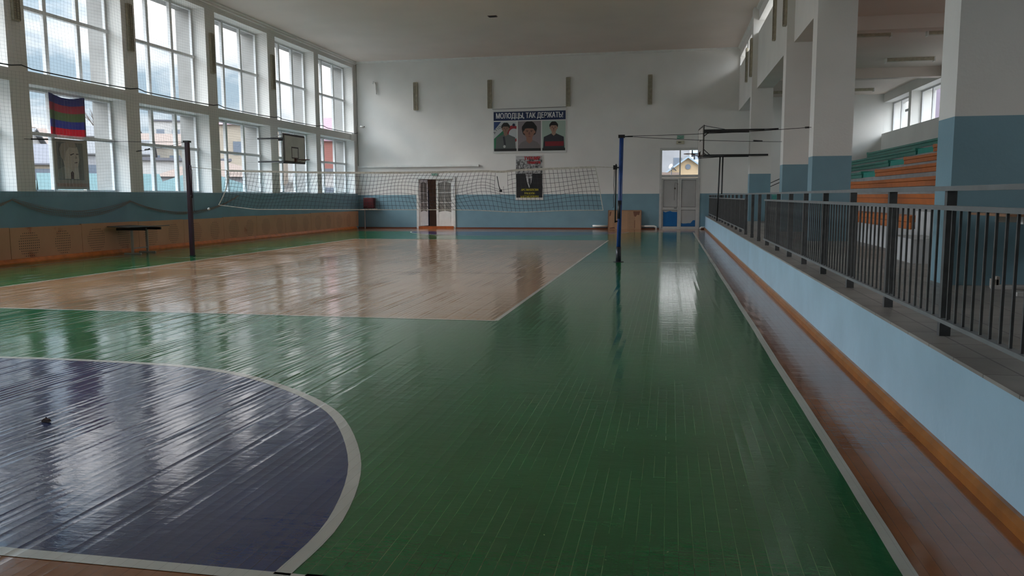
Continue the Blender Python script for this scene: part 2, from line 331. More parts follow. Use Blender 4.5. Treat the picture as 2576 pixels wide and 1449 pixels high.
def tag(o, label=None, cat=None, group=None, kind=None):
    if label: o['label'] = label
    if cat: o['category'] = cat
    if group: o['group'] = group
    if kind: o['kind'] = kind
    return o
def thing(name, loc, label, cat, group=None, rz=0.0):
    o = bpy.data.objects.new(name, None); COL.objects.link(o); o.location = loc; o.rotation_euler = (0, 0, rz); o.empty_display_size = 0.1
    return tag(o, label, cat, group)
def struct(o): o['kind'] = 'structure'; return o
def copy_tree(o, parent=None):
    c = o.copy(); COL.objects.link(c)
    if parent: c.parent = parent
    for ch in o.children: copy_tree(ch, c)
    return c
def text_obj(body, size, loc, m, parent, sx=1.0, name='lettering', align='CENTER', normal='-Y', rot=0.0, ext=0.001, bold=0.0):
    cu = bpy.data.curves.new(name, 'FONT'); cu.body = body; cu.size = size; cu.align_x = align; cu.align_y = 'CENTER'; cu.extrude = ext
    tmp = bpy.data.objects.new(name, cu); COL.objects.link(tmp)
    dg = bpy.context.evaluated_depsgraph_get(); me = bpy.data.meshes.new_from_object(tmp.evaluated_get(dg)); bpy.data.objects.remove(tmp)
    me.materials.clear(); me.materials.append(m)
    if bold:                                                        # heavier lettering: the same outlines laid again a little to the side
        import bmesh
        bm = bmesh.new(); bm.from_mesh(me); g0 = list(bm.verts) + list(bm.edges) + list(bm.faces)
        for k in (1, 2):
            r_ = bmesh.ops.duplicate(bm, geom=g0); bmesh.ops.translate(bm, verts=[v for v in r_['geom'] if isinstance(v, bmesh.types.BMVert)], vec=(bold * k, 0, -.0001 * k))
        bm.to_mesh(me); bm.free()
    R_ = Matrix.Rotation(PI / 2, 4, 'X') if normal == '-Y' else Matrix.Rotation(PI / 2, 4, 'Z') @ Matrix.Rotation(PI / 2, 4, 'X')
    me.transform(Matrix.Translation(loc) @ R_ @ Matrix.Rotation(rot, 4, 'Z') @ Matrix.Diagonal((sx, 1, 1, 1)))
    o = bpy.data.objects.new(name, me); COL.objects.link(o); o.parent = parent
    return o

# ================================================================== STRUCTURE
# ---- court floor: one mesh, painted zones a hair above each other
fl = MB()
def sheet(x0, x1, y0, y1, z, mi, ny=1):
    fl.face([(x0, y0, z), (x1, y0, z), (x1, y1, z), (x0, y1, z)], mi)
def strip(pts, w, z, mi):
    """painted line of width w along pts"""
    P = [Vector((*p, 0)) for p in pts]; Lf, Rf = [], []
    for i, p in enumerate(P):
        d = (P[min(i + 1, len(P) - 1)] - P[max(i - 1, 0)]).normalized(); q = Vector((-d.y, d.x, 0)) * w / 2
        Lf.append(p + q); Rf.append(p - q)
    for i in range(len(P) - 1):
        fl.face([(Rf[i].x, Rf[i].y, z), (Rf[i + 1].x, Rf[i + 1].y, z), (Lf[i + 1].x, Lf[i + 1].y, z), (Lf[i].x, Lf[i].y, z)], mi)
sheet(-15.6, XP + 0.02, YN, YF + 0.02, 0, 0)                    # orange brown all round
sheet(-14.9, 1.0, 2.9, 35.2, 0.0008, 1)                         # green
sheet(-15.42, -14.85, 2.9, 37.0, 0.0006, 1)
sheet(-1.45, 1.0, YN, 2.95, 0.0008, 1)
sheet(-11.6, -2.12, 9.75, 28.45, 0.0016, 2)                     # tan volleyball court
arc = [(-1.55, 2.92), (-1.56, 3.49), (-1.78, 4.28), (-2.22, 5.11), (-2.65, 5.62), (-3.2, 6.06), (-3.7, 6.36), (-4.25, 6.56), (-4.8, 6.64), (-5.35, 6.67), (-5.9, 6.68), (-6.45, 6.66)]
def smooth(pts, k=5):
    out = []
    for i in range(len(pts) - 1):
        p0 = pts[max(i - 1, 0)]; p1 = pts[i]; p2 = pts[i + 1]; p3 = pts[min(i + 2, len(pts) - 1)]
        for j in range(k):
            t = j / k
            out.append(tuple(0.5 * ((2 * p1[c]) + (-p0[c] + p2[c]) * t + (2 * p0[c] - 5 * p1[c] + 4 * p2[c] - p3[c]) * t * t + (-p0[c] + 3 * p1[c] - 3 * p2[c] + p3[c]) * t ** 3) for c in (0, 1)))
    return out + [pts[-1]]
arcs = smooth(arc)
full = arcs + [(-12.9 - x, y) for x, y in arcs[::-1]]
fl.face([(x, y, 0.0016) for x, y in full], 3)
strip(full, 0.075, 0.0024, 4)
strip([(-14.9, 2.9), (-8, 2.9), (-3, 2.9), (-1.45, 2.9)], 0.075, 0.0024, 4)
farc = [(-6.6 + 4.85 * math.cos(a), 35.2 - 3.9 * math.sin(a)) for a in [PI * i / 40 for i in range(41)]]
fl.face([(x, y, 0.0016) for x, y in farc], 3); strip(farc, 0.06, 0.0024, 4)
random.seed(3)
strip([(0.997 + 0.003 * math.sin(i * .53) + random.uniform(-.0018, .0018), YN + i * 0.35) for i in range(100) if YN + i * 0.35 < 35.2], 0.064, 0.0024, 4)
strip([(1.0, 35.2), (-5, 35.2), (-14.9, 35.2)], 0.05, 0.0024, 4)
for a, b_ in (((-2.12, 9.75), (-2.12, 28.45)), ((-11.6, 9.75), (-2.12, 9.75)), ((-11.6, 28.45), (-2.12, 28.45)), ((-11.6, 9.75), (-11.6, 28.45))):
    strip([a, b_], 0.055, 0.0028, 4)
strip([(-11.6, 15.9), (-2.12, 15.9)], 0.03, 0.0030, 4); strip([(-14.9, 19.0), (0.96, 19.0)], 0.03, 0.0030, 4); strip([(-11.6, 22.2), (-2.12, 22.2)], 0.03, 0.0030, 4)
strip([(-14.6, 2.9), (-14.6, 35.2)], 0.05, 0.0024, 4)
struct(fl.build('floor', [FO, FG, FT, FB, FW_], fix=False))
# ---- platform
b = MB(); b.box(XP, XP + 0.22, YN, YF, -0.1, ZP - 0.02, 0)
struct(b.build('wall_platform', BLUE2))
b = MB(); b.box(XP - 0.004, XO, YN, YF, ZP - 0.02, ZP, 0)
struct(b.build('floor_platform', TILE))
b = MB(); b.prism([(XP, 0.0), (XP - 0.045, 0.0), (XP - 0.045, 0.05), (XP - 0.02, 0.075), (XP, 0.08)], 1, YN, YF)
struct(b.build('baseboard_right', mat('orange_varnished_skirting', (0.29, 0.105, 0.022), 0.3, var=0.25, vscale=6, coat=0.3)))
b = MB(); b.prism([(XL, 0), (XL + 0.18, 0), (XL + 0.18, 0.03), (XL + 0.12, 0.11), (XL, 0.11)], 1, YN, YF - 0.6)
struct(b.build('baseboard_left', ORANGEP))
b = MB(); b.box(XL, -12.42, YF - 0.03, YF, 0, 0.055); b.box(-10.4, -0.5, YF - 0.03, YF, 0, 0.055); b.box(1.36, XP, YF - 0.03, YF, 0, 0.055)
struct(b.build('baseboard_far', mat('dark_red_skirting', (0.13, 0.04, 0.02), 0.5)))

# ---- left wall with piers and beams
b = MB()
XM = XFR - 0.06
b.box(XOUT, XL, YN - 0.3, YF + 0.3, -1.2, SILL, 1)
for xa, xb_, mi_ in ((XOUT, XM, 2), (XM, XL, 0)):
    b.box(xa, xb_, YN - 0.3, YF + 0.3, LTOP, USILL, mi_); b.box(xa, xb_, YN - 0.3, YF + 0.3, UTOP, ZC, mi_)
ys = [YN - 0.3] + [v for p in BAYS for v in p] + [YF + 0.3]
for i in range(0, len(ys), 2):
    for xa, xb_, mi_ in ((XOUT, XM, 2), (XM, XL, 0)):
        b.box(xa, xb_, ys[i], ys[i + 1], SILL, LTOP, mi_); b.box(xa, xb_, ys[i], ys[i + 1], USILL, UTOP, mi_)
struct(b.build('wall_left', [WHITE, BLUE, mat('grey_exterior_render', (0.30, 0.295, 0.28), 0.85, var=0.1, vscale=2)]))
b = MB(); b.box(XL, XL + .05, 37.9, 38.45, LTOP - .02, USILL + .02); struct(b.build('trim_6', WHITE))
b = MB()
b.prism([(XL, ZC), (XL + 0.14, ZC), (XL + 0.14, ZC - 0.05), (XL + 0.1, ZC - 0.07), (XL + 0.1, ZC - 0.14), (XL, ZC - 0.14)], 1, YN, YF)
struct(b.build('trim_1', WHITE))
b = MB(); b.prism([(YF, ZC), (YF - 0.1, ZC), (YF - 0.08, ZC - 0.06), (YF, ZC - 0.1)], 0, XL, XR)
struct(b.build('trim_2', WTRIM))
b = MB(); b.box(XL, XC + 0.2, YN - .3, YF + .3, ZC, ZC + 0.3); struct(b.build('ceiling', CEIL))

# ---- far wall with two door openings
D1 = (-12.3, -10.5, 2.42); D2 = (-0.47, 1.32, 3.74)
b = MB(); YB = YF + 0.35
def wallseg(x0, x1, z0, z1):
    if z0 < 1.66 < z1: b.box(x0, x1, YF, YB, z0, 1.66, 1); b.box(x0, x1, YF, YB, 1.66, z1, 0)
    else: b.box(x0, x1, YF, YB, z0, z1, 1 if z1 <= 1.66 else 0)
wallseg(XL, D1[0], -.1, ZC); wallseg(D1[0], D1[1], D1[2], ZC); wallseg(D1[1], D2[0], -.1, ZC); wallseg(D2[0], D2[1], D2[2], ZC); wallseg(D2[1], XO + 1.2, -.1, ZC)
struct(b.build('wall_far', [WHITE, BLUE]))
# ---- hall behind door 1
b = MB(); b.box(-14.2, -8.8, 41.4, 41.5, -.1, 3, 0); b.box(-14.3, -14.2, YB, 41.5, -.1, 3, 0); b.box(-14.3, -8.7, YB, 41.5, 2.9, 3, 0); b.box(-14.3, -8.7, YF + .002, 41.5, -.1, 0.0, 1)
b.box(-12.9, -12.6, 41.36, 41.4, 0, 1.9, 2)  # flat navy panel painted as the dark of an opening beyond
portal((-8.78, 40.2, 1.45), 2.5, 2.9, (-1, 0, 0))  # hall side left open, unseen, added to let daylight brighten the hall
struct(b.build('wall_hall', [mat('brown_hall_wall', (0.30, 0.19, 0.14), 0.6, var=0.1, vscale=3), mat('hall_floor', (0.25, 0.1, 0.05), 0.5), mat('navy_doorway_curtain', (0.03, 0.035, 0.07), 0.7)]))
b = MB(); b.box(D1[0], D1[1], YF - 0.06, YF + 0.35, 0, 0.1); struct(b.build('trim_3', mat('orange_door_sill', (0.36, 0.09, 0.02), 0.4, var=0.2, vscale=9)))

# ---- near wall, glazed opening from which the hall is seen
b = MB()
b.box(XL, -4.5, YN - 0.3, YN, -.1, ZC); b.box(4.5, XO, YN - 0.3, YN, -.1, ZC); b.box(-4.5, 4.5, YN - .3, YN, -.1, 0.6); b.box(-4.5, 4.5, YN - .3, YN, 3.0, ZC)
struct(b.build('wall_near', WHITE))

# ---- right side: pillars, upper wall, clerestory, wing
PIL = [0.6, 4.7, 9.0, 17.35, 21.8, 30.7]
for i, y in enumerate(PIL):
    b = MB(); b.box(XC, XC2, y, y + 0.5, ZP, 2.34, 1); b.box(XC, XC2, y, y + 0.5, 2.34, ZC, 0)
    struct(b.build('pillar', [WHITE, BLUE]))
b = MB(); b.box(XR, XC2 - 0.02, YN - .3, YF, 5.39, 7.35, 0); b.box(XR, XC2 - 0.02, YN - .3, YF, 7.77, ZC, 0)
for y in [4.7, 9.0, 13.2, 17.35, 21.8, 26.2, 30.7, 34.8]: b.box(XR, XC2 - 0.02, y - (-.004 if y in PIL else 0.05), y + (0.496 if y in PIL else 0.25), 7.35, 7.77, 0)
b.box(XR, XC2 - 0.02, YN - .3, YN + .1, 7.35, 7.77); b.box(XR, XC2 - 0.02, YF - .15, YF, 7.35, 7.77)
struct(b.build('wall_right', WHITE))
b = MB(); b.prism([(XR, ZC), (XR - 0.1, ZC), (XR - 0.08, ZC - 0.06), (XR, ZC - 0.1)], 1, YN, YF); struct(b.build('trim_4', WTRIM))
b = MB()
b.box(XC2, XO + 0.6, YN - .3, YF + .3, 5.97, 6.25, 0)
for y in (4.7, 9.0, 13.2, 17.4, 21.9, 30.7): b.box(XC2, XO, y, y + 0.45, 5.63, 5.97, 0)
struct(b.build('ceiling_wing', CEIL))
WB = [(1, 4.4), (5.0, 8.6), (9.3, 12.9), (13.6, 17.1), (17.8, 21.4), (22.1, 25.7), (26.4, 29.9), (30.5, 34.5), (34.85, 38.597)]
b = MB()
b.box(XO, XO + 0.9, YN - .3, YF + .3, -1, 4.2, 0); b.box(XO - 0.02, XO + 0.9, YN - .3, YF + .3, 5.6, 6.0, 0)
ys = [YN - .3] + [v for p in WB for v in p] + [YF + .3]
for i in range(0, len(ys), 2): b.box(XO, XO + 0.9, ys[i], ys[i + 1], 4.2, 5.6, 0)
struct(b.build('wall_wing_outer', [WHITE, BLUE]))

# ---- windows
wn = 0
def window(frame, pane, net=None):
    global wn
    wn += 1
    o = struct(frame.build('window_%d' % wn, FRAME)); p = pane.build('pane', GLASS, o)
    return o
def left_window(y0, y1, z0, z1, zt):
    f = MB(); x0, x1 = XFR - 0.05, XFR + 0.03; w = 0.07
    f.box(x0, x1, y0, y0 + w, z0, z1); f.box(x0, x1, y1 - w, y1, z0, z1); f.box(x0 + .003, x1 - .003, y0, y1, z0, z0 + w * .8); f.box(x0 + .003, x1 - .003, y0, y1, z1 - w, z1)
    d = (y1 - y0) / 3
    for k in (1, 2): f.box(x0, x1 + 0.02, y0 + k * d - 0.06, y0 + k * d + 0.06, z0, z1)
    f.box(x0, x1 + 0.045, y0 + 0.02, y1 - 0.02, zt - 0.045, zt + 0.045)
    g_ = MB(); g_.face([(XFR - .01, y0, z0), (XFR - .01, y1, z0), (XFR - .01, y1, z1), (XFR - .01, y0, z1)])
    window(f, g_)
    portal((XFR - 0.08, (y0 + y1) / 2, (z0 + z1) / 2), y1 - y0, z1 - z0, (1, 0, 0))
for y0, y1 in BAYS:
    left_window(y0, y1, SILL, LTOP, 3.2); left_window(y0, y1, USILL, UTOP, 6.3)
for y0, y1 in WB:
    f = MB(); x0, x1 = XO + 0.38, XO + 0.44; z0, z1 = 4.2, 5.6; w = 0.07
    f.box(x0, x1, y0, y0 + w, z0, z1); f.box(x0, x1, y1 - w, y1, z0, z1); f.box(x0 + .003, x1 - .003, y0, y1, z0, z0 + w * .6); f.box(x0 + .003, x1 - .003, y0, y1, z1 - w, z1)
    k = max(1, round((y1 - y0) / 1.2))
    for j in range(1, k): f.box(x0, x1, y0 + (y1 - y0) * j / k - .045, y0 + (y1 - y0) * j / k + .045, z0, z1)
    if y0 > 34.6: f.box(x0, x1, y0, y0 + (y1 - y0) / 2, 5.0, 5.1)
    g_ = MB(); g_.face([(x0, y0, z0), (x0, y1, z0), (x0, y1, z1), (x0, y0, z1)]); window(f, g_)
    portal((x1 + 0.1, (y0 + y1) / 2, (z0 + z1) / 2), y1 - y0, z1 - z0, (-1, 0, 0))
cy = [YN + .1, 4.65, 5.2, 8.95, 9.5, 13.15, 13.45, 17.3, 17.85, 21.75, 22.3, 26.15, 26.45, 30.65, 31.2, 34.75, 35.05, YF - .15]
for i in range(0, len(cy), 2):
    y0, y1 = cy[i], cy[i + 1]; f = MB(); x0, x1 = XC2 - .12, XC2 - .07
    for a_, c_ in ((y0, y0 + .05), (y1 - .05, y1), ((y0 + y1) / 2 - .03, (y0 + y1) / 2 + .03)): f.box(x0, x1, a_, c_, 7.35, 7.77)
    f.box(x0, x1, y0, y1, 7.35, 7.39); f.box(x0, x1, y0, y1, 7.73, 7.77)
    g_ = MB(); g_.face([(x0, y0, 7.35), (x0, y1, 7.35), (x0, y1, 7.77), (x0, y0, 7.77)]); window(f, g_)
    portal((XC2 + 0.05, (y0 + y1) / 2, 7.56), y1 - y0, 0.4, (-1, 0, 0))

# ---- door 1: white double door, left leaf swung open
def arch(x0, x1, z0, z1, rise, n=8):
    return [(x0, z0), (x1, z0), (x1, z1 - rise)] + [(x1 - (x1 - x0) * i / n, z1 - rise + rise * math.sin(PI * i / n)) for i in range(1, n)] + [(x0, z1 - rise)]
d1 = MB()
d1.box(D1[0] - .1, D1[0] + .02, YF - .03, YF + .1, 0, D1[2] + .1); d1.box(D1[1] - .02, D1[1] + .1, YF - .03, YF + .1, 0, D1[2] + .1); d1.box(D1[0] - .1, D1[1] + .1, YF - .035, YF + .1, D1[2], D1[2] + .12)
d1o = struct(d1.build('door_1', WTRIM, bevel=0.006))
def leaf1(x0, w=0.88):
    """white leaf with six arched panes and a raised lower panel, hinge at x0"""
    q = MB(); x1 = x0 + w; y0, y1 = -0.02, 0.02; zb, zt = 0.11, 2.41
    q.box(x0, x0 + .11, y0, y1, zb, zt); q.box(x1 - .11, x1, y0, y1, zb, zt); q.box(x0 + .11, x1 - .11, y0 + .001, y1 - .001, zb, .25)
    # arched head and arched lower edge of the glass
    n = 8; xs = [x0 + .11 + (w - .22) * i / n for i in range(n + 1)]
    for i in range(n):
        za = 2.22 + .08 * math.sin(PI * i / n); zc_ = 2.22 + .08 * math.sin(PI * (i + 1) / n)
        q.hexa([(xs[i], y0, za), (xs[i + 1], y0, zc_), (xs[i + 1], y1, zc_), (xs[i], y1, za), (xs[i], y0, zt), (xs[i + 1], y0, zt), (xs[i + 1], y1, zt), (xs[i], y1, zt)])
        za = .80 + .06 * math.sin(PI * i / n); zc_ = .80 + .06 * math.sin(PI * (i + 1) / n)
        q.hexa([(xs[i], y0, .7), (xs[i + 1], y0, .7), (xs[i + 1], y1, .7), (xs[i], y1, .7), (xs[i], y0, za), (xs[i + 1], y0, zc_), (xs[i + 1], y1, zc_), (xs[i], y1, za)])
    q.box(x0 + .1, x1 - .1, -.012, .012, .24, .71)
    q.prism(arch(x0 + .16, x1 - .16, .29, .7, .05), 1, -.02, -.01)
    for z in (1.27, 1.76): q.box(x0 + .1, x1 - .1, -.012, .012, z - .013, z + .013)
    q.box((x0 + x1) / 2 - .013, (x0 + x1) / 2 + .013, -.012, .012, .8, 2.28)
    return q, (x0 + .1, x1 - .1)
DG = mat('dusty_door_glass', (0.22, 0.21, 0.19), 0.15)
for side in (0, 1):
    q, gx = leaf1(0.0 if side == 0 else -0.88)
    lf = q.build('door_leaf', WTRIM, d1o); lf.location = (D1[0] + .02, YF + .06, 0) if side == 0 else (D1[1] - .02, YF + .06, 0)
    if side == 0: lf.rotation_euler = (0, 0, math.radians(68)); 
    gq = MB(); gq.box(gx[0], gx[1], -.004, .004, .78, 2.3); gq.build('pane', DG, lf)
    hq = MB(); hx_ = .80 if side == 0 else -.80; hq.tube([(hx_, -.02, 1.05), (hx_, -.06, 1.05), (hx_ + (-.09 if side == 0 else .09), -.06, 1.05)], .009); hq.build('handle', mat('brass_handle', (0.4, 0.3, 0.12), 0.3, metal=1), lf)
    if side == 0: lf.rotation_euler = (0, 0, math.radians(79))

# ---- door 2: white glazed-transom double door
d2 = MB(); x0, x1, zt = D2
d2.box(x0, x0 + .07, YF - .03, YF + .12, 0, zt); d2.box(x1 - .07, x1, YF - .03, YF + .12, 0, zt); d2.box(x0 + .07, x1 - .07, YF - .028, YF + .118, zt - .08, zt - .001); d2.box(x0 + .07, x1 - .07, YF - .02, YF + .1, 2.40, 2.53)
d2.box(.395, .455, YF - .01, YF + .1, 2.5, zt - .05); d2.box(.405, .445, YF + .03, YF + .1, 0, 2.5); d2.box(x0, x1, YF - .02, YF + .34, -.02, .05)
for a in (x0 - .035, x1): d2.box(a, a + .035, YF - .02, YF + .02, 0, zt + .03)
d2.box(x0 - .03, x1 + .03, YF - .02, YF + .02, zt, zt + .035)
d2o = struct(d2.build('door_2', mat('grey_white_door_paint', (0.52, 0.52, 0.50), 0.4, var=0.06, vscale=5)))
g_ = MB(); g_.face([(x0 + .05, YF + .06, 2.5), (x1 - .05, YF + .06, 2.5), (x1 - .05, YF + .06, zt - .06), (x0 + .05, YF + .06, zt - .06)]); g_.build('pane', GLASS, d2o)
portal(((x0 + x1) / 2, YF + .3, 3.1), x1 - x0, 1.25, (0, -1, 0))
GP = mat('grey_hardboard_panel', (0.40, 0.40, 0.39), 0.6, var=0.04, vscale=3); BP_ = mat('bright_blue_film', (0.01, 0.13, 0.36), 0.35, var=0.1, vscale=3); DK = mat('dark_door_seam', (0.06, 0.06, 0.06), 0.6)
for a, c in ((x0 + .07, .42), (.43, x1 - .07)):
    q = MB(); y0_, y1_ = YF, YF + .05
    q.box(a, a + .08, y0_, y1_, .02, 2.39); q.box(c - .08, c, y0_, y1_, .02, 2.39); [q.box(a + .08, c - .08, y0_ + .002, y1_ - .002, *zz_) for zz_ in ((.02, .12), (.90, 1.02), (2.3, 2.39))]
    lf = q.build('door_leaf', d2o.data.materials[0], d2o, bevel=.004)
    q = MB(); q.box(a + .07, c - .07, YF + .02, YF + .03, 1.0, 2.32); q.build('upper_panel', GP, lf)
    q = MB(); q.box(a + .07, c - .07, YF + .02, YF + .03, .1, .92); q.build('lower_panel', GP, lf)
    q = MB(); w_ = c - a - .16; pts = [(a + .08, .12), (c - .08, .12)]
    prof = [.80, .79, .83, .84, .82, .80, .82] if a < 0 else [.42, .40, .30, .27, .26, .28, .27]
    pts += [(c - .08 - w_ * i / 6, prof[i] + 0.02 * math.sin(i * 2.3)) for i in range(7)]
    q.prism(pts, 1, YF + .014, YF + .0195); q.build('film', BP_, lf)
    q = MB()
    for zz0, zz1 in ((1.03, 2.29), (.13, .89)):
        q.box(a + .08, a + .09, YF + .012, YF + .02, zz0, zz1); q.box(c - .09, c - .08, YF + .012, YF + .02, zz0, zz1); q.box(a + .08, c - .08, YF + .012, YF + .02, zz0, zz0 + .01); q.box(a + .08, c - .08, YF + .012, YF + .02, zz1 - .01, zz1)
    q.build('glazing_bead', DK, lf)
    if a < 0:
        q = MB(); q.tube([(.30, YF, .98), (.30, YF - .05, .98), (.18, YF - .05, .98)], .012); q.build('handle', BLACKM, lf)
        q = MB(); q.tube([(.36, YF - .01, 2.1), (.22, YF - .02, 2.17), (.2, YF - .03, 1.9), (.19, YF - .03, 1.35)], .008, n=6); q.ball((.21, YF - .04, 1.9), .04); q.build('hanging_chain', mat('rusty_chain', (0.12, 0.1, 0.08), .6, metal=.5), lf)

# ================================================================== THINGS
# ---- volleyball posts
post = thing('volleyball_post', (-1.18, 19.13, 0), 'blue steel volleyball post with dark worn foot, right end of the net', 'post', 'volleyball posts')
b = MB(); b.tube([(0, 0, 0.3), (0.02, 0, 1.3), (0.045, 0, 2.92)], 0.05, 14); b.build('pole', PBLUE, post)
b = MB(); b.tube([(0, 0, 0), (0, 0, 0.36)], 0.062, 14); b.tube([(0, 0, 0), (0, 0, 0.012)], 0.13, 14); b.build('foot_sleeve', PDARK, post)
b = MB(); b.tube([(0.01, 0, 1.02), (0.02, 0, 1.45)], 0.052, 14); b.build('worn_band', PDARK, post)
b = MB(); b.tube([(-0.085, -.02, .93), (-0.075, -.02, 2.30)], 0.016, 8); b.box(-.1, .02, -.03, .0, .94, .98); b.box(-.1, .03, -.03, .0, 2.2, 2.23); b.box(-.14, -.05, -.05, .01, 2.17, 2.27); b.build('net_tensioner', BLACKM, post)
b = MB(); b.tube([(-.11, -.03, 2.2), (-.125, -.03, 1.8), (-.11, -.03, 1.62), (-.13, -.03, 1.55), (-.12, -.03, 1.3), (-.14, -.03, 1.28)], .007, 6); b.build('hanging_cord', BLACKM, post)
b = MB(); b.box(-.03, .12, -.05, .05, 2.9, 2.97); b.tube([(.12, 0, 2.93), (.3, 0, 2.925)], .014, 6); b.build('top_bracket', BLACKM, post)
post2 = thing('volleyball_post', (-12.68, 19.66, 0), 'dark maroon steel volleyball post beside the wainscot and table, left end of the net', 'post', 'volleyball posts')
b = MB(); b.box(-.05, .05, -.05, .05, 0, 3.03); b.build('pole', PMAR, post2, bevel=.006)
b = MB(); b.box(-.075, .075, -.075, .075, 3.02, 3.07); b.build('cap', BLACKM, post2)
b = MB(); b.box(-.06, .06, -.06, .06, 0, .01); b.build('foot_plate', BLACKM, post2)
b = MB(); b.tube([(.09, -.03, 1.55), (.09, -.03, 2.42)], .022, 8); b.box(.02, .1, -.05, 0, 2.3, 2.34); b.box(.02, .1, -.05, 0, 1.6, 1.64); b.build('net_tensioner', PMAR, post2)
b = MB(); b.tube([(.13, -.03, 2.3), (.14, -.03, 1.8), (.13, -.03, 1.2), (.2, -.03, 1.17)], .006, 5); b.build('hanging_cord', BLACKM, post2)

# ---- guy wires
def wire(name, a, b_, label, sag=0.0, buckle=None, r=.006):
    a = Vector(a); b_ = Vector(b_); t = thing(name, tuple(a), label, 'wire', 'guy wires of the volleyball posts')
    q = MB(); q.tube([((b_ - a) * s + Vector((0, 0, -sag * 4 * s * (1 - s)))) for s in [i / 12 for i in range(13)]], r, 5); q.build('cable', BLACKM, t)
    if buckle:
        for s0, s1 in buckle:
            q = MB(); q.tube([(b_ - a) * s0, (b_ - a) * s1], .02, 6); q.build('turnbuckle', BLACKM, t)
    return t
wire('guy_wire', (-1.0, 19.13, 2.94), (2.80, 17.5, 2.93), 'upper black guy wire from the blue post to the nearer pillar', .03, [(.77, .84), (.97, .99)])
wire('guy_wire', (-1.0, 19.13, 2.93), (2.80, 21.95, 2.93), 'lower black guy wire from the blue post to the farther pillar', .03, [(.80, .86)])
wire('guy_wire', (-12.74, 19.66, 3.04), (-15.48, 17.2, 3.0), 'thin wire from the maroon post to the near left window pier', .02, [(.86, .96)])
wire('guy_wire', (-12.74, 19.66, 3.04), (-15.48, 21.4, 2.92), 'thin wire with loops from the maroon post to the pier behind it', .03, [(.70, .80), (.88, .98)])

# ---- volleyball net
net = thing('volleyball_net', (-6.9, 19.4, 2.2), 'long sagging dark mesh volleyball net with pale top tape stretched across the court', 'net')
def net_pt(u, v):
    """u along the net 0..1, v 0 top .. 1 bottom"""
    x = -11.5 + u * 9.75; z = 2.27 - .09 * math.sin(PI * u) - .03 * u
    x2 = -11.75 + u * 10.2; zb = 1.36 - .11 * min(1, u * 9) - .05 * math.exp(-((u - .80) / .08) ** 2) - .03 * u
    k = v
    X_ = x + (x2 - x) * k; Z_ = z + (zb - z) * k
    X_ -= .22 * math.exp(-((u - .62) / .12) ** 2) * math.sin(PI * v) + .16 * math.exp(-((u - .25) / .2) ** 2) * v
    Z_ += .05 * math.sin(u * 26 + v * 2) * math.sin(PI * v) * (1 + 1.2 * math.exp(-((u - .72) / .1) ** 2))
    h = math.exp(-((u - .765) / .03) ** 2 - ((v - .33) / .25) ** 2)
    Z_ -= .17 * h
    y = .10 * math.sin(PI * u) + .09 * math.sin(u * 9 + v * 3) * v
    yy = 19.66 + (19.13 - 19.66) * ((x + 12.68) / 11.5)
    return Vector((X_ + 6.9, yy - 19.4 + y * .6, Z_ - 2.2))
b = MB(); NU, NV = 96, 10
for i in range(NU + 1):
    skip = NV - 7 if 73 <= i <= 74 else 0
    b.tube([net_pt(i / NU, j / NV) for j in range(skip, NV + 1)], .0042, 3, cap=False)
for j in range(1, NV):
    if j in (1, 2, 3):
        b.tube([net_pt(i / NU, j / NV) for i in range(0, 73)], .0042, 3, cap=False); b.tube([net_pt(i / NU, j / NV) for i in range(75, NU + 1)], .0042, 3, cap=False)
    else: b.tube([net_pt(i / NU, j / NV) for i in range(NU + 1)], .0042, 3, cap=False)
b.tube([net_pt(.755, .1), net_pt(.76, .3), net_pt(.764, .45)], .01, 4); b.ball(net_pt(.764, .45), .035, 6)
b.build('mesh', NETM, net, fix=False)
b = MB()
for i in range(NU):
    p, q = net_pt(i / NU, 0), net_pt((i + 1) / NU, 0)
    b.hexa([(p.x, p.y - .006, p.z - .03), (q.x, q.y - .006, q.z - .03), (q.x, q.y + .006, q.z - .03), (p.x, p.y + .006, p.z - .03), (p.x, p.y - .006, p.z + .02), (q.x, q.y - .006, q.z + .02), (q.x, q.y + .006, q.z + .02), (p.x, p.y + .006, p.z + .02)])
b.build('top_tape', NETW, net)
b = MB(); b.tube([net_pt(i / 60, 1) for i in range(61)], .009, 5); b.build('bottom_cord', NETW, net)
b = MB(); b.tube([net_pt(0, j / 8) + Vector((-.02 + .1 * math.sin(PI * j / 8), 0, 0)) for j in range(9)], .012, 5); b.build('side_cord', NETW, net)
b = MB(); b.tube([net_pt(1, j / 8) for j in range(9)], .009, 5); b.build('side_cord', NETW, net)
b = MB(); b.tube([net_pt(0, 0), Vector((-12.58 + 6.9, .24, .17))], .008, 5); b.build('head_cable', NETW, net)
b = MB(); b.tube([net_pt(1, 0), Vector((-1.28 + 6.9, -.25, .02))], .008, 5); b.build('head_cable', NETW, net)
b = MB(); b.ball((0, 0, 0), .035, 10); tag(b.build('white_plastic_bead', mat('white_plastic', (.6, .6, .6), .4), loc=(-11.97, 19.4, 1.262)), 'small white plastic knob hanging just left of the net', 'knob')

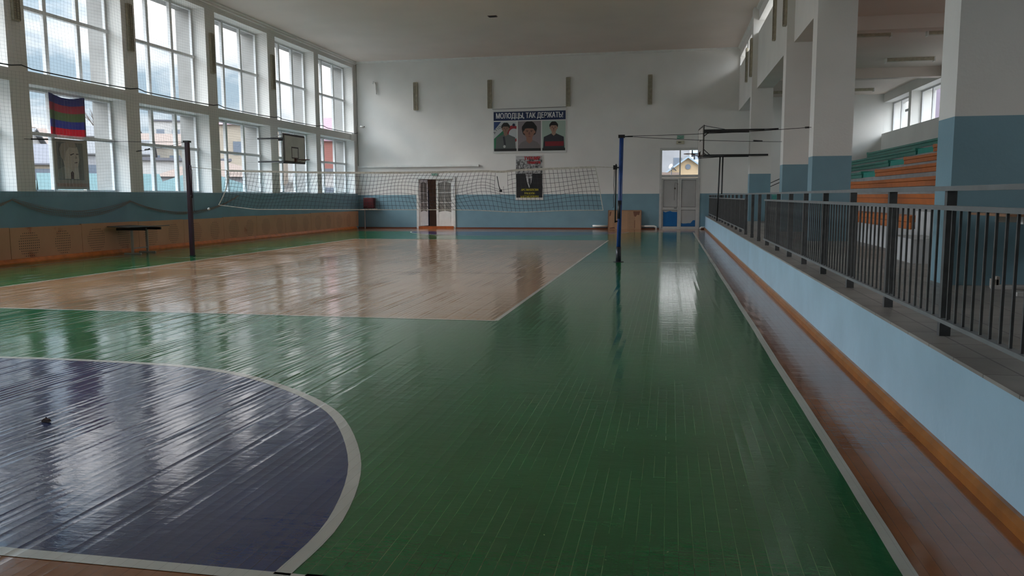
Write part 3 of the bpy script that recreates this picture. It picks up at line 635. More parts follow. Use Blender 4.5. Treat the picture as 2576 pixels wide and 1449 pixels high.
# ---- basketball hoops mounted across the pier / pillar
def hoop(loc, sgn, label, armlen, legs=False, rz=0.0):
    """board faces +x for sgn=1; origin at board centre"""
    t = thing('basketball_hoop', loc, label, 'basketball hoop', 'basketball hoops', rz); s = sgn
    q = MB(); q.box(-.015 * s, .015 * s, -.9, .9, -.525, .525); q.build('backboard', mat('pale_backboard', (.50, .47, .43), .5, var=.08, vscale=4), t)
    q = MB(); X0, X1 = .016 * s, .02 * s
    for a in ((-.9, .9, .485, .525), (-.9, .9, -.525, -.485), (-.9, -.86, -.525, .525), (.86, .9, -.525, .525), (-.30, .30, .03, .075), (-.30, .30, -.375, -.335), (-.30, -.26, -.375, .075), (.26, .30, -.375, .075)): q.box(X0, X1, *a)
    q.build('board_markings', mat('dark_brown_marking', (.035, .014, .012), .5), t)
    q = MB(); w = .03
    for y in (-.9, .9): q.box(-.03 * s, -.005 * s, y - w, y + w, -.55, .55)
    for z in (-.54, .54): q.box(-.03 * s, -.005 * s, -.92, .92, z - w * .7, z + w * .7)
    q.build('board_frame', BLACKM, t)
    q = MB(); R0 = .225; zc_ = -.42
    q.tube([((.16 + R0 + R0 * math.cos(2 * PI * i / 24)) * s, R0 * math.sin(2 * PI * i / 24), zc_) for i in range(24)], .011, 6, close=True)
    q.build('rim', mat('rusty_orange_rim', (.12, .035, .02), .5), t)
    q = MB(); q.box(.015 * s, .07 * s, -.07, .07, zc_ - .1, zc_ + .05)
    for y in (-.05, .05): q.tube([(.05 * s, y, zc_), (.18 * s, y * 2.2, zc_)], .01, 5); q.tube([(.05 * s, y, zc_ - .1), (.35 * s, y * 4, zc_)], .008, 5)
    q.build('rim_bracket', mat('rusty_bracket', (.09, .03, .02), .5), t)
    for z in (.40, -.50):
        for y, ln in ((-.42, armlen), (.42, armlen * .92)):
            q = MB(); q.box(-.03 * s, -ln * s, y - .025, y + .025, z - .03, z + .03); q.build('arm', BLACKM, t)
    bl = []
    for y in (-.42, .42): bl += [((-.03 * s, y, .15), (-.3 * s, y, .38), .025), ((-.03 * s, y, -.25), (-.28 * s, y, -.48), .025)]
    for e in (-1, 1): bl += [((-.02 * s, e * .9, .53), (-.8 * s, e * .42, .43), .02), ((-.02 * s, e * .9, -.55), (-.8 * s, e * .42, -.52), .02)]
    for pa, pb, w_ in bl:
        q = MB(); q.beam(pa, pb, w_, w_); q.build('brace', BLACKM, t)
    if legs:
        for y, xt, xb in ((-.42, .66, .60), (.42, .86, .84)):
            q = MB(); q.tube([(xt, y, -.5), (xb, y, ZP - loc[2])], .026, 8); q.build('support_leg', BLACKM, t)
    return t
hoop((-14.65, 30.0, 3.46), 1, 'basketball hoop with framed pale backboard on the left window pier', 1.35)
hoop((1.08, 30.95, 3.52), -1, 'basketball hoop seen edge-on beside the right pillar above the white double door', 2.35, legs=True, rz=math.radians(3.5))

# ---- railing on the platform
rail = thing('platform_railing', (1.78, 20.0, ZP), 'long dark grey steel railing along the raised platform edge', 'railing')
oy = -20.0
posts = [4.3, 5.73, 7.14, 8.6, 10.06, 11.47, 12.85, 14.27, 15.75, 17.2, 18.6, 20.1, 21.6, 23.05, 24.5, 26, 27.5, 29, 30.6, 32.2, 33.9, 35.6, 37.3, 38.45]
q = MB(); q.box(-.035, .035, YN + oy + .1, YF + oy - .02, .955, .985); q.build('handrail', RAILTOP, rail)
for name, z0, z1 in (('upper_rail', .83, .86), ('lower_rail', .095, .12)):
    q = MB(); q.box(-.025, .025, YN + oy + .1, 16.0 + oy, z0, z1); q.box(-.025, .025, 20.1 + oy, YF + oy - .02, z0, z1); q.build(name, RAILTOP, rail)
for i, y in enumerate(posts):
    q = MB(); q.box(-.03 + .02, .03 + .02, y + oy - .025, y + oy + .025, .08, .955); q.box(-.034 + .02, .034 + .02, y + oy - .03, y + oy + .022, 0, .08)
    q.build('post', STEEL, rail)
ys_ = []
y = 2.2
while y < 38.4:
    near = min(abs(y - p) for p in posts)
    if near > .07 and not (16.0 < y < 20.1): ys_.append(y)
    y += .142 if y < 20 else .135
def balu(q, y): q.box(-.007, .007, y + oy - .007, y + oy + .007, .12, .83)
q = MB(); balu(q, ys_[0] - .07); first = q.build('baluster', STEEL, rail)
for y in ys_[:90]:
    o = first.copy(); o.location = (0, y - ys_[0] + .07, 0); COL.objects.link(o); o.parent = rail
q = MB(); [balu(q, y) for y in ys_[90:]]; o = q.build('balusters_beyond', STEEL, rail); o['kind'] = 'stuff'

# ---- wall lamps: vertical caged fluorescent battens
def wall_lamp(loc, rz, label, group):
    """faces local -y"""
    t = thing('wall_lamp', loc, label, 'lamp', group, rz)
    q = MB(); q.box(-.10, .10, -.07, 0, -.66, .66); q.build('housing', CREAM, t, bevel=.008)
    q = MB()
    for i in range(22): q.box(-.09, .09, -.085, -.07, -.62 + i * .058, -.61 + i * .058)
    q.box(-.1, -.09, -.09, -.07, -.65, .65); q.box(.09, .1, -.09, -.07, -.65, .65); q.box(-.004, .004, -.086, -.07, -.64, .64)
    q.build('louvre', CREAM2, t)
    q = MB(); q.box(-.095, .095, -.088, 0, .66, .675); q.box(-.095, .095, -.088, 0, -.675, -.66); q.build('end_cap', CREAM, t)
    return t
nm = ['leftmost', 'second from left', 'third from left, above the banner corner', 'rightmost']
lab = ['cream caged strip lamp on the far wall, nearest the curved pipe', 'cream caged strip lamp on the far wall at the left corner of the wide banner', 'dark cream caged strip lamp on the far wall at the banner right corner', 'dark caged strip lamp on the far wall, rightmost, right of blue post']
for x, lb in zip((-12.35, -8.62, -4.82, -1.0), lab): wall_lamp((x, YF, 6.46), 0, lb, 'caged strip lamps on the walls')
ordn = ['nearest, at the left frame edge', 'second from the camera', 'third from the camera', 'farthest from the camera, above the hoop']
for (a, c), o_ in zip(zip((17.2, 21.4, 25.7, 30.0), range(4)), ordn): wall_lamp((XL, a, 6.46), PI / 2, 'rusty caged strip lamp on a left window pier, ' + o_, 'caged strip lamps on the walls')
for a, o_, in zip((21.95, 25.7, 30.85, 34.7), ('on a pillar, cut by the top edge', 'on the beam face between two pillars', 'on the pillar beside the hoop arms', 'farthest, near the far wall corner')):
    wall_lamp((XC if a in (21.95, 30.85) else XR, a, 6.5 if a in (21.95, 30.85) else 6.82), -PI / 2, 'caged strip lamp high at right ' + o_, 'caged strip lamps on the walls')

# ---- wing ceiling lamps (horizontal battens)
def batten(loc, label):
    t = thing('ceiling_lamp', loc, label, 'lamp', 'strip lamps under the stand ceiling')
    q = MB(); q.box(-.72, .72, -.08, .08, -.11, 0); q.build('housing', CREAM, t, bevel=.01)
    q = MB(); q.box(-.75, -.71, -.09, .09, -.14, 0); q.box(.71, .75, -.09, .09, -.14, 0); q.build('end_cap', WTRIM, t)
    return t
for x, y, lb in ((7.55, 28.7, 'longest-looking strip lamp under the stand ceiling, centre of the gap between pillars'), (7.5, 32.6, 'strip lamp under the stand ceiling just beyond the cross beam'), (7.5, 36.4, 'strip lamp under the stand ceiling nearest the far wall'),
                 (7.5, 24.2, 'strip lamp under the stand ceiling cut by the right pillar'), (5.1, 24.1, 'strip lamp under the stand ceiling cut by the left pillar'), (4.0, 36.5, 'strip lamp seen low between the two far pillars')):
    batten((x, y, 5.97), lb)

# ---- bleachers
b = MB()
R0X, DX, DZ, Z0 = 3.75, .80, .365, 1.02
for k in range(7):
    b.box(R0X + k * DX, XO if k == 6 else R0X + (k + 1) * DX + .01, 13.5, 38.5, ZP, Z0 + k * DZ, 1 if k == 0 else 0)
struct(b.build('floor_stand', [CONC, CONCW]))
b = MB()
b.box(3.25, 3.76, 11.75, 13.1, ZP, .95, 0); b.box(3.75, 4.6, 12.3, 13.5, ZP, 1.30, 0); b.box(4.6, 5.4, 12.3, 13.5, ZP, 1.65, 0); b.box(5.4, 6.2, 12.3, 13.5, ZP, 2.0)
struct(b.build('floor_steps', [CONCW, CONC]))
b = MB(); b.box(XO - .2, XO + .01, 8, 38.0, 3.2, 4.2); struct(b.build('wall_plinth', WHITE))
def bench(k, y0, y1, m, label, cat='bench'):
    x = R0X + k * DX - .04; z = Z0 + k * DZ; L_ = y1 - y0
    t = thing('spectator_bench', (x, y0, z), label, 'bench', 'spectator benches')
    q = MB(); q.box(0, .05, 0, L_, -.01 if k else -.01, .10); q.build('front_board', m, t, bevel=.006)
    q = MB(); pts = [(0, .105), (L_, .105), (L_, .205), (L_ - .12, .215), (L_ - .35, .185), (.35, .185), (.12, .215), (0, .205)]
    q.prism([(u, v) for u, v in pts], 0, -.02, .42); q.build('seat', m, t, bevel=.008)
    return t
nmr = ['lowest', 'second', 'third', 'fourth', 'fifth', 'sixth']
for k in range(6):
    bench(k, 13.6, 26.35 if k else 26.3, ORW, 'orange painted spectator bench on the %s row of the stand, near section' % nmr[k])
bench(6, 13.6, 38.3, GRW, 'long teal spectator bench on the topmost row under the windows')
for k in range(1, 6): bench(k, 28.1, 38.0, GRW, 'teal spectator bench on the %s row of the stand, far section by end wall' % nmr[k])
for k in range(3, 6):
    b = MB(); b.box(R0X + k * DX - .01, R0X + k * DX + .5, 26.4, 28.0, Z0 + k * DZ - .0, Z0 + k * DZ + .16)
    tag(b.build('aisle_step', GRW2), 'bright teal painted aisle step between bench sections on the %s row' % nmr[k], 'step', 'teal aisle steps')
t = thing('stair_handrail', (4.2, 36.2, ZP), 'thin black stair handrail with two parallel bars rising against the end wall', 'handrail')
for z in (1.30, 1.45):
    q = MB(); q.tube([(-.2, 0, z - .08), (2.4, 0, z + 1.1)], .018, 6); q.build('bar', BLACKM, t)
for i in range(6):
    q = MB(); x_ = .0 + i * .4; zb_ = max(0, .45 * x_); q.tube([(x_, 0, zb_), (x_, 0, 1.31 + x_ * .454)], .012, 6); q.build('upright', BLACKM, t)

# ---- tables
def table(name, loc, rz, label, topm, L_=1.25, Wd=1.1, warp=0.0, lw=.5):
    t = thing(name, loc, label, 'table', None, rz)
    q = MB(); n = 8
    for i in range(n):
        xa, xb = -L_ / 2 + L_ * i / n, -L_ / 2 + L_ * (i + 1) / n; za, zb_ = .73 + warp * abs(xa), .73 + warp * abs(xb)
        q.hexa([(xa, -Wd / 2, za), (xb, -Wd / 2, zb_), (xb, Wd / 2, zb_), (xa, Wd / 2, za), (xa, -Wd / 2, za + .022), (xb, -Wd / 2, zb_ + .022), (xb, Wd / 2, zb_ + .022), (xa, Wd / 2, za + .022)])
    q.build('table_top', topm, t)
    for ya, yc in ((-Wd * .36, -Wd * .3), (Wd * .3, Wd * .36)):
        q = MB(); q.box(-L_ * .36, L_ * .36, ya, yc, .66, .73); q.build('apron', BLACKM if warp else WTRIM, t)
    lm = mat('pale_leg_paint', (.36, .32, .27), .5) if warp else mat('white_tube', (.5, .48, .46), .4)
    for y in (-Wd * .33, Wd * .33):
        q = MB(); q.box(-.03, .03, y - .02, y + .02, .03, .68); q.build('leg', lm, t)
        q = MB(); q.box(-lw / 2, lw / 2, y - .025, y + .025, 0, .035); q.build('foot', lm, t)
    q = MB(); q.box(-.02, .02, -Wd * .33, Wd * .33, .14, .17); q.build('stretcher', lm, t)
    return t
table('trestle_table', (-14.76, 20.35, 0), math.radians(4), 'small pale trestle table with sagging thin top in front of the wooden wainscot', mat('dark_grey_laminate', (.09, .085, .08), .4), warp=.05, L_=1.22)
table('trestle_table', (3.62, 8.4, ZP), 0, 'brown-topped trestle table with white legs behind the railing at the right edge', mat('brown_laminate', (.30, .16, .09), .4, var=.2, vscale=6), L_=1.3, Wd=.9, lw=.95)
b = MB(); b.box(0, 1.2, 0, .12, 0, .03); b.box(0, .04, 0, .12, .03, .09); b.box(.02, .05, .0, .1, 0, .12)
tag(b.build('wooden_slat', mat('pale_wood', (.35, .32, .28), .6), loc=(3.18, 8.72, ZP)), 'flat pale board lying on the tiles under the brown-topped table', 'board')
t = thing('low_trestle', (3.38, 7.75, ZP), 'low grey box-section frame lying under the table at the right edge', 'frame')
q = MB(); q.box(0, .9, 0, .1, .02, .10); q.build('beam', mat('grey_tube', (.2, .2, .2), .5), t)
q = MB(); q.box(-.02, .06, -.02, .12, 0, .02); q.box(.8, .88, -.02, .12, 0, .02); q.build('foot', mat('dark_red_foot', (.12, .02, .02), .5), t)

# ---- perforated plywood wainscot panels
seams = [11.8, 14.2, 16.5, 18.9, 21.25, 23.52, 25.9, 28.2, 30.55, 32.95, 35.4, 38.45]
PTAN = (0.56, 0.29, 0.155)
PERF = perf_mat('perforated_plywood', PTAN, 1, [(.62, .34, .33), (1.75, .28, .33)], period=2.37, origin=21.2)
nm2 = ['partly outside the left frame edge', 'at the left edge of the picture', 'left of the trestle table', 'directly behind the trestle table', 'directly behind the maroon post', 'right of the maroon post', 'below the third window from the left', 'left of the hoop', 'below the hoop', 'second from the far end', 'at the far end, next to the red cabinet']
for i in range(11):
    y0, y1 = seams[i], seams[i + 1]; b = MB(); b.box(XL + .004, XL + .07, y0 + .006, y1 - .006, .11, .875 - .01 * (i % 3))
    tag(b.build('wainscot_panel', PERF, bevel=.004), 'tan perforated plywood wall panel ' + nm2[i], 'wall panel', 'plywood wainscot panels')
t = thing('plywood_panel', (-2.1, YF, 0), 'tan perforated plywood board with torn veneer leaning on the blue far wall', 'board')
q = MB(); q.hexa([(-.76, -.2, 0), (.76, -.2, 0), (.76, -.17, 0), (-.76, -.17, 0), (-.76, -.08, .88), (.76, -.08, .88), (.76, -.05, .88), (-.76, -.05, .88)])
q.build('board', perf_mat('perforated_plywood_board', (0.36, 0.21, 0.12), 0, [(.30, .06, 9), (1.10, .17, 9)], period=5, origin=-.78), t)
q = MB()
for a in (((-.70, .06), (-.5, .10), (-.42, .02), (-.70, .02)), ((-.70, .80), (-.62, .83), (-.66, .64), (-.72, .60)), ((.40, .84), (.72, .84), (.68, .66), (.58, .68), (.52, .58), (.44, .62)), ((.46, .42), (.49, .42), (.49, .04), (.46, .06))):
    q.face([(u, -.2 + .12 * v / .88 - .003, v) for u, v in a])
q.build('torn_veneer', mat('bare_brown_veneer', (.16, .07, .04), .7), t)
q = MB(); q.beam((-.77, -.195, 0), (-.77, -.075, .88), .03, .03); q.beam((.77, -.195, 0), (.77, -.075, .88), .03, .03); q.beam((-.78, -.07, .885), (.78, -.07, .885), .03, .02); q.build('edge_trim', mat('brown_edge', (.24, .12, .07), .6), t)

# ---- pipes, cabinet, signs on the far wall
t = thing('fire_cabinet', (-14.85, YF, 1.0), 'dark red metal cabinet on a white pipe stand in the far left corner', 'cabinet')
q = MB(); q.box(-.28, .28, -.22, 0, 0, .53); q.build('body', REDBOX, t, bevel=.01)
q = MB(); q.box(-.26, .26, -.235, -.22, .02, .51); q.build('door', REDBOX, t, bevel=.004)
q = MB(); q.tube([(-.25, -.12, -1.0), (-.25, -.12, -.03), (.42, -.12, -.03)], .03, 8); q.build('pipe_stand', WTRIM, t)
def pipe(name, pts, r, label, m=WTRIM, cat='pipe', group=None):
    q = MB(); q.tube([Vector(p) - Vector(pts[0]) for p in pts], r, 8); return tag(q.build(name, m, loc=pts[0]), label, cat, group)
pipe('heating_pipe', [(-3.62, YF - .08, .14), (-2.88, YF - .08, .14)], .045, 'short white heating pipe left of the leaning plywood board')
pipe('heating_pipe', [(-1.34, YF - .08, .14), (-.72, YF - .08, .14), (-.64, YF - .08, .10), (-.62, YF - .08, 0)], .045, 'white heating pipe with a down bend between plywood board and white door')
pipe('heating_pipe', [(1.60, YF - .1, .09), (1.45, YF - .1, .09), (1.40, YF - .1, .05), (1.40, YF - .1, 0)], .045, 'short white pipe stub right of the white double door')
pipe('curved_pipe', [(-14.37, YF - .05, 6.62), (-14.40, YF - .05, 7.05), (-14.44, YF - .06, 7.18), (-14.50, YF - .07, 7.22), (-14.53, YF - .08, 7.13)], .028, 'small pale hook-shaped pipe high on the far wall near the corner', WTRIM)
q = MB(); q.box(0, 6.25, -.07, 0, -.045, .045); q.box(6.2, 6.27, -.09, .0, -.06, .06); tag(q.build('white_conduit', WTRIM, loc=(-15.46, YF, 3.07)), 'long horizontal white conduit on the far wall above the net', 'conduit')
pipe('wall_cable', [(-15.42, YF - .02, 8.1), (-15.41, YF - .02, 5.2), (-15.43, YF - .02, 5.0), (-15.42, YF - .02, 3.12)], .008, 'thin dark cable running down the far left corner', BLACKM, 'cable')
def cam_small():
    t = thing('security_camera', (-15.1, YF, 5.0), 'tiny white bullet camera on the far wall near the beam end', 'camera')
    q = MB(); q.tube([(0, 0, 0), (0, -.1, 0), (0, -.12, .04)], .015, 6); q.build('bracket', WTRIM, t)
    q = MB(); q.tube([(-.12, -.14, .06), (.08, -.14, .04)], .035, 8); q.build('body', WTRIM, t)
    q = MB(); q.tube([(.08, -.14, .04), (.1, -.14, .038)], .03, 8); q.build('lens', BLACKM, t)
cam_small()
GREENS = mat('green_sign', (.03, .26, .17), .5); WT = mat('white_lettering', (.75, .75, .72), .5)
t = thing('exit_sign', (.42, YF, 4.26), 'green exit sign with white lettering above the white double door', 'sign')
q = MB(); q.box(-.16, .16, -.02, 0, -.07, .07); q.build('plate', GREENS, t); text_obj('ВЫХОД', .1, (0, -.022, 0), WT, t, 1.0)
t = thing('emergency_lamp', (.42, YF, 4.02), 'small cream lamp box with dark symbol under the green sign', 'lamp')
q = MB(); q.box(-.18, .18, -.06, 0, -.08, .08); q.build('housing', mat('cream_plastic', (.5, .48, .36), .5), t, bevel=.01)
q = MB(); q.box(-.10, -.01, -.063, -.06, -.02, .02); q.prism([(0, -.03), (.05, 0), (0, .03)], 1, -.063, -.06); q.build('symbol', BLACKM, t)
t = thing('exit_sign', (-11.45, YF - .01, 2.66), 'pale green exit sign above the half-open white door behind the net', 'sign')
q = MB(); q.box(-.15, .15, -.02, 0, -.07, .07); q.build('plate', mat('pale_green_sign', (.3, .42, .36), .5), t); text_obj('ВЫХОД', .08, (0, -.022, 0), GREENS, t, 1.0)

# ---- posters
def P2(x, z, w, h, y, m, parent, name='print', th=.002):
    q = MB(); q.box(x - w / 2, x + w / 2, y - th, y, z - h / 2, z + h / 2); return q.build(name, m, parent)
def ell(x, z, a, c, y, m, parent, name, n=20, th=.002, f=None):
    q = MB(); pts = []
    for i in range(n):
        t_ = 2 * PI * i / n; k = f(t_) if f else 1
        pts.append((x + a * math.cos(t_) * k, z + c * math.sin(t_) * k))
    q.prism(pts, 1, y - th, y); return q.build(name, m, parent)
def shp(pts, y, m, parent, name, th=.002):
    q = MB(); q.prism(pts, 1, y - th, y); return q.build(name, m, parent)
K = lambda n_, c: mat(n_, c, .5)
skin1, skin2, skin3 = K('printed_skin', (.24, .14, .10)), K('printed_tan_skin', (.26, .13, .09)), K('printed_pale_skin', (.34, .22, .16))
hairm = K('printed_black_hair', (.010, .009, .009)); shade = K('printed_dark_feature', (.05, .025, .02)); lipm = K('printed_lips', (.17, .07, .055))
def portrait(parent, cx_, cz, s, sk, cloth, y, hair_big=1.0, zb=-.94):
    """printed head-and-shoulders; cx_, cz = face centre, s = face half height"""
    kx = min(1.0, .55 / (1.9 * s)) if s > .25 else 1.1
    shp([(cx_ - 1.9 * s * kx, zb), (cx_ + 1.9 * s * kx, zb), (cx_ + 1.75 * s * kx, cz - 1.75 * s), (cx_ + 1.1 * s, cz - 1.4 * s), (cx_ + .45 * s, cz - 1.1 * s), (cx_ - .45 * s, cz - 1.1 * s), (cx_ - 1.1 * s, cz - 1.4 * s), (cx_ - 1.75 * s * kx, cz - 1.75 * s)], y, cloth, parent, 'clothing')
    shp([(cx_ - .38 * s, cz - .6 * s), (cx_ + .38 * s, cz - .6 * s), (cx_ + .4 * s, cz - 1.2 * s), (cx_, cz - 1.55 * s), (cx_ - .4 * s, cz - 1.2 * s)], y - .002, sk, parent, 'neck')
    ell(cx_, cz + .32 * s, .84 * s * hair_big, .85 * s * hair_big, y - .003, hairm, parent, 'hair', f=lambda t_: 1 + .04 * math.sin(7 * t_))
    for e in (-1, 1): ell(cx_ + e * .70 * s, cz - .05 * s, .1 * s, .2 * s, y - .0035, sk, parent, 'ear', 10)
    ell(cx_, cz - .08 * s, .66 * s, .93 * s, y - .004, sk, parent, 'face', f=lambda t_: 1 - .07 * max(0, -math.sin(t_)) * abs(math.cos(t_)) * 2)
    shp([(cx_ - .64 * s, cz + .35 * s), (cx_ - .3 * s, cz + .42 * s), (cx_ + .3 * s, cz + .40 * s), (cx_ + .64 * s, cz + .35 * s), (cx_ + .68 * s, cz + .8 * s), (cx_, cz + 1.1 * s), (cx_ - .68 * s, cz + .8 * s)], y - .006, hairm, parent, 'fringe')
    for e in (-1, 1):
        shp([(cx_ + e * .12 * s, cz + .15 * s), (cx_ + e * .42 * s, cz + .19 * s), (cx_ + e * .46 * s, cz + .12 * s), (cx_ + e * .12 * s, cz + .09 * s)], y - .006, shade, parent, 'eyebrow')
        ell(cx_ + e * .28 * s, cz - .0 * s, .11 * s, .045 * s, y - .006, shade, parent, 'eye', 10)
    shp([(cx_ - .04 * s, cz), (cx_ + .04 * s, cz), (cx_ + .13 * s, cz - .36 * s), (cx_, cz - .42 * s), (cx_ - .13 * s, cz - .36 * s)], y - .006, lipm, parent, 'nose')
    shp([(cx_ - .22 * s, cz - .58 * s), (cx_, cz - .54 * s), (cx_ + .22 * s, cz - .58 * s), (cx_, cz - .66 * s)], y - .006, lipm, parent, 'mouth')
ban = thing('banner', (-6.7, YF, 4.68), 'wide white banner with blue heading strip and three portrait photographs on the far wall', 'banner')
q = MB(); q.box(-1.78, 1.79, -.02, 0, -1.04, 1.05); q.build('sheet', PAPER, ban)
yb = -.02
q = MB(); q.tube([(-1.8, -.03, 1.06), (1.8, -.03, 1.09)], .012, 6); q.build('hanging_rod', K('grey_rod', (.2, .2, .2)), ban)
P2(0.01, .72, 3.5, .42, yb, K('navy_print', (.008, .02, .075)), ban, 'heading_strip')
text_obj('МОЛОДЦЫ, ТАК ДЕРЖАТЬ!', .35, (0.0, yb - .004, .72), WT, ban, .69, bold=.010)
for cx_, bgc, nme in ((-1.17, (.45, .47, .48), 'left_photo'), (0.01, (.22, .19, .20), 'middle_photo'), (1.19, (.33, .42, .36), 'right_photo')):
    P2(cx_, -.24, 1.13, 1.42, yb, K('print_' + nme, bgc), ban, nme)
c0 = -1.17
shp([(c0 - .56, .46), (c0 - .2, .46), (c0 - .56, .05)], yb - .003, K('print_navy', (.02, .05, .16)), ban, 'corner_print')
shp([(c0 - .56, -.35), (c0 - .1, .05), (c0, -.5), (c0 - .2, -.8), (c0 - .56, -.9)], yb - .003, K('print_green', (.03, .16, .08)), ban, 'green_print')
q = MB(); pts = [(c0 + .38 + .40 * math.cos(a), -.12 + .40 * math.sin(a)) for a in [math.radians(60 + 240 * i / 16) for i in range(17)]] + [(c0 + .42 + .25 * math.cos(a), -.12 + .25 * math.sin(a)) for a in [math.radians(300 - 240 * i / 16) for i in range(17)]]
q.prism([(min(u, c0 + .56), v) for u, v in pts], 1, yb - .005, yb - .002); q.build('red_crescent', K('print_red', (.30, .02, .03)), ban)
ell(c0 + .42, .30, .09, .09, yb - .004, K('print_dark_star', (.01, .015, .05)), ban, 'star', 16, f=lambda t_: 1 if round(t_ / (2 * PI / 16)) % 2 == 0 else .62)
for ch, dx_, dz_, r_ in (('A', -.52, -.06, .9), ('T', -.44, .06, .8), ('I', -.36, .13, .7), ('O', -.26, .19, .55)):
    text_obj(ch, .17, (c0 + dx_, yb - .004, dz_), K('print_black', (.02, .02, .02)), ban, 1, rot=r_)
portrait(ban, c0 + .02, .13, .24, skin1, K('print_grey_hoodie', (.10, .11, .105)), yb - .006, 1.05)
shp([(c0 - .12, -.25), (c0 - .03, -.25), (c0 + .03, -.65), (c0 - .06, -.65)], yb - .009, K('print_dark_ribbon', (.03, .03, .04)), ban, 'ribbon')
ell(c0 - .04, -.72, .06, .07, yb - .011, K('print_medal', (.5, .5, .48)), ban, 'medal', 12)
portrait(ban, 0.01, -.03, .37, skin2, K('print_grey_shirt', (.16, .14, .14)), yb - .002, 1.18)
portrait(ban, 1.19, .14, .25, skin3, K('print_dark_jersey', (.03, .032, .04)), yb - .002, 1.0)
P2(1.22, -.62, .9, .22, yb - .004, K('print_red_stripe', (.20, .012, .02)), ban, 'jersey_stripe')
for c_ in (-1.17, .01, 1.19):
    P2(c_, -.88, 1.1, .12, yb - .012, K('print_dark_caption', (.02, .02, .02)), ban, 'caption_band')
po = thing('tournament_poster', (-6.7, YF, 2.47), 'tall dark poster with red heading, suited portrait and yellow lettering under the banner', 'poster')
q = MB(); q.box(-.68, .68, -.015, 0, -1.08, 1.09); q.build('sheet', PAPER, po)
P2(0, .02, 1.28, 1.98, -.015, K('print_black_ground', (.012, .012, .013)), po, 'dark_print')
def bw_mat():
    m = bpy.data.materials.new('grey_landscape_print'); m.use_nodes = True; t_ = m.node_tree; b_ = t_.nodes['Principled BSDF']
    c = t_.nodes.new('ShaderNodeTexCoord'); n_ = t_.nodes.new('ShaderNodeTexNoise'); n_.inputs['Scale'].default_value = 9; n_.inputs['Detail'].default_value = 9; n_.inputs['Roughness'].default_value = .75
    r = t_.nodes.new('ShaderNodeValToRGB'); r.color_ramp.elements[0].position = .42; r.color_ramp.elements[0].color = (.02, .02, .02, 1); r.color_ramp.elements[1].position = .6; r.color_ramp.elements[1].color = (.5, .5, .5, 1)
    t_.links.new(c.outputs['Object'], n_.inputs[0]); t_.links.new(n_.outputs['Fac'], r.inputs[0]); t_.links.new(r.outputs[0], b_.inputs['Base Color']); b_.inputs['Roughness'].default_value = .5
    return m
bw = bw_mat()
P2(0, .70, 1.28, .60, -.017, bw, po, 'landscape_print'); P2(0, .30, 1.28, .26, -.017, bw, po, 'town_print')
P2(0, .93, 1.28, .13, -.0175, K('print_pale_sky', (.42, .42, .42)), po, 'sky_print')
shp([(-.62, -.3), (.62, -.3), (.58, -.18), (.45, -.04), (.14, .06), (-.14, .06), (-.42, -.04), (-.58, -.16)], -.019, K('print_dark_suit', (.014, .014, .016)), po, 'suit')
shp([(-.16, .05), (.14, .05), (.10, -.25), (.0, -.52), (-.10, -.25)], -.0215, K('print_white_shirt', (.5, .5, .5)), po, 'shirt')
shp([(-.05, -.05), (.07, -.05), (.08, -.16), (.05, -.5), (-.03, -.3)], -.0235, K('print_grey_tie', (.06, .06, .065)), po, 'tie')
ell(-.02, .20, .17, .20, -.022, K('print_grey_face', (.26, .26, .26)), po, 'face'); ell(-.02, .31, .16, .12, -.0245, K('print_grey_forehead', (.33, .33, .33)), po, 'forehead')
shp([(-.13, .23), (-.04, .22), (-.04, .19), (-.13, .20)], -.0265, shade, po, 'eyebrow'); shp([(.01, .22), (.10, .23), (.10, .20), (.01, .19)], -.0265, shade, po, 'eyebrow'); shp([(-.08, .08), (.05, .08), (.03, .06), (-.06, .06)], -.0265, shade, po, 'mouth')
RL, YL = K('red_lettering', (.42, .012, .02)), K('yellow_lettering', (.48, .42, .03))
text_obj('ТУРНИР', .22, (.13, -.03, .90), RL, po, .90, bold=.012); text_obj('ПАМЯТИ', .17, (.22, -.03, .70), RL, po, .85, bold=.010)
text_obj('АРСЛАНБЕКОВА', .135, (0.02, -.03, -.60), YL, po, .78, bold=.006); text_obj('ХАСБУЛА', .135, (0.02, -.03, -.765), YL, po, .82, bold=.006); text_obj('МАГОМЕДОВИЧА', .135, (0.02, -.03, -.93), YL, po, .76, bold=.006)

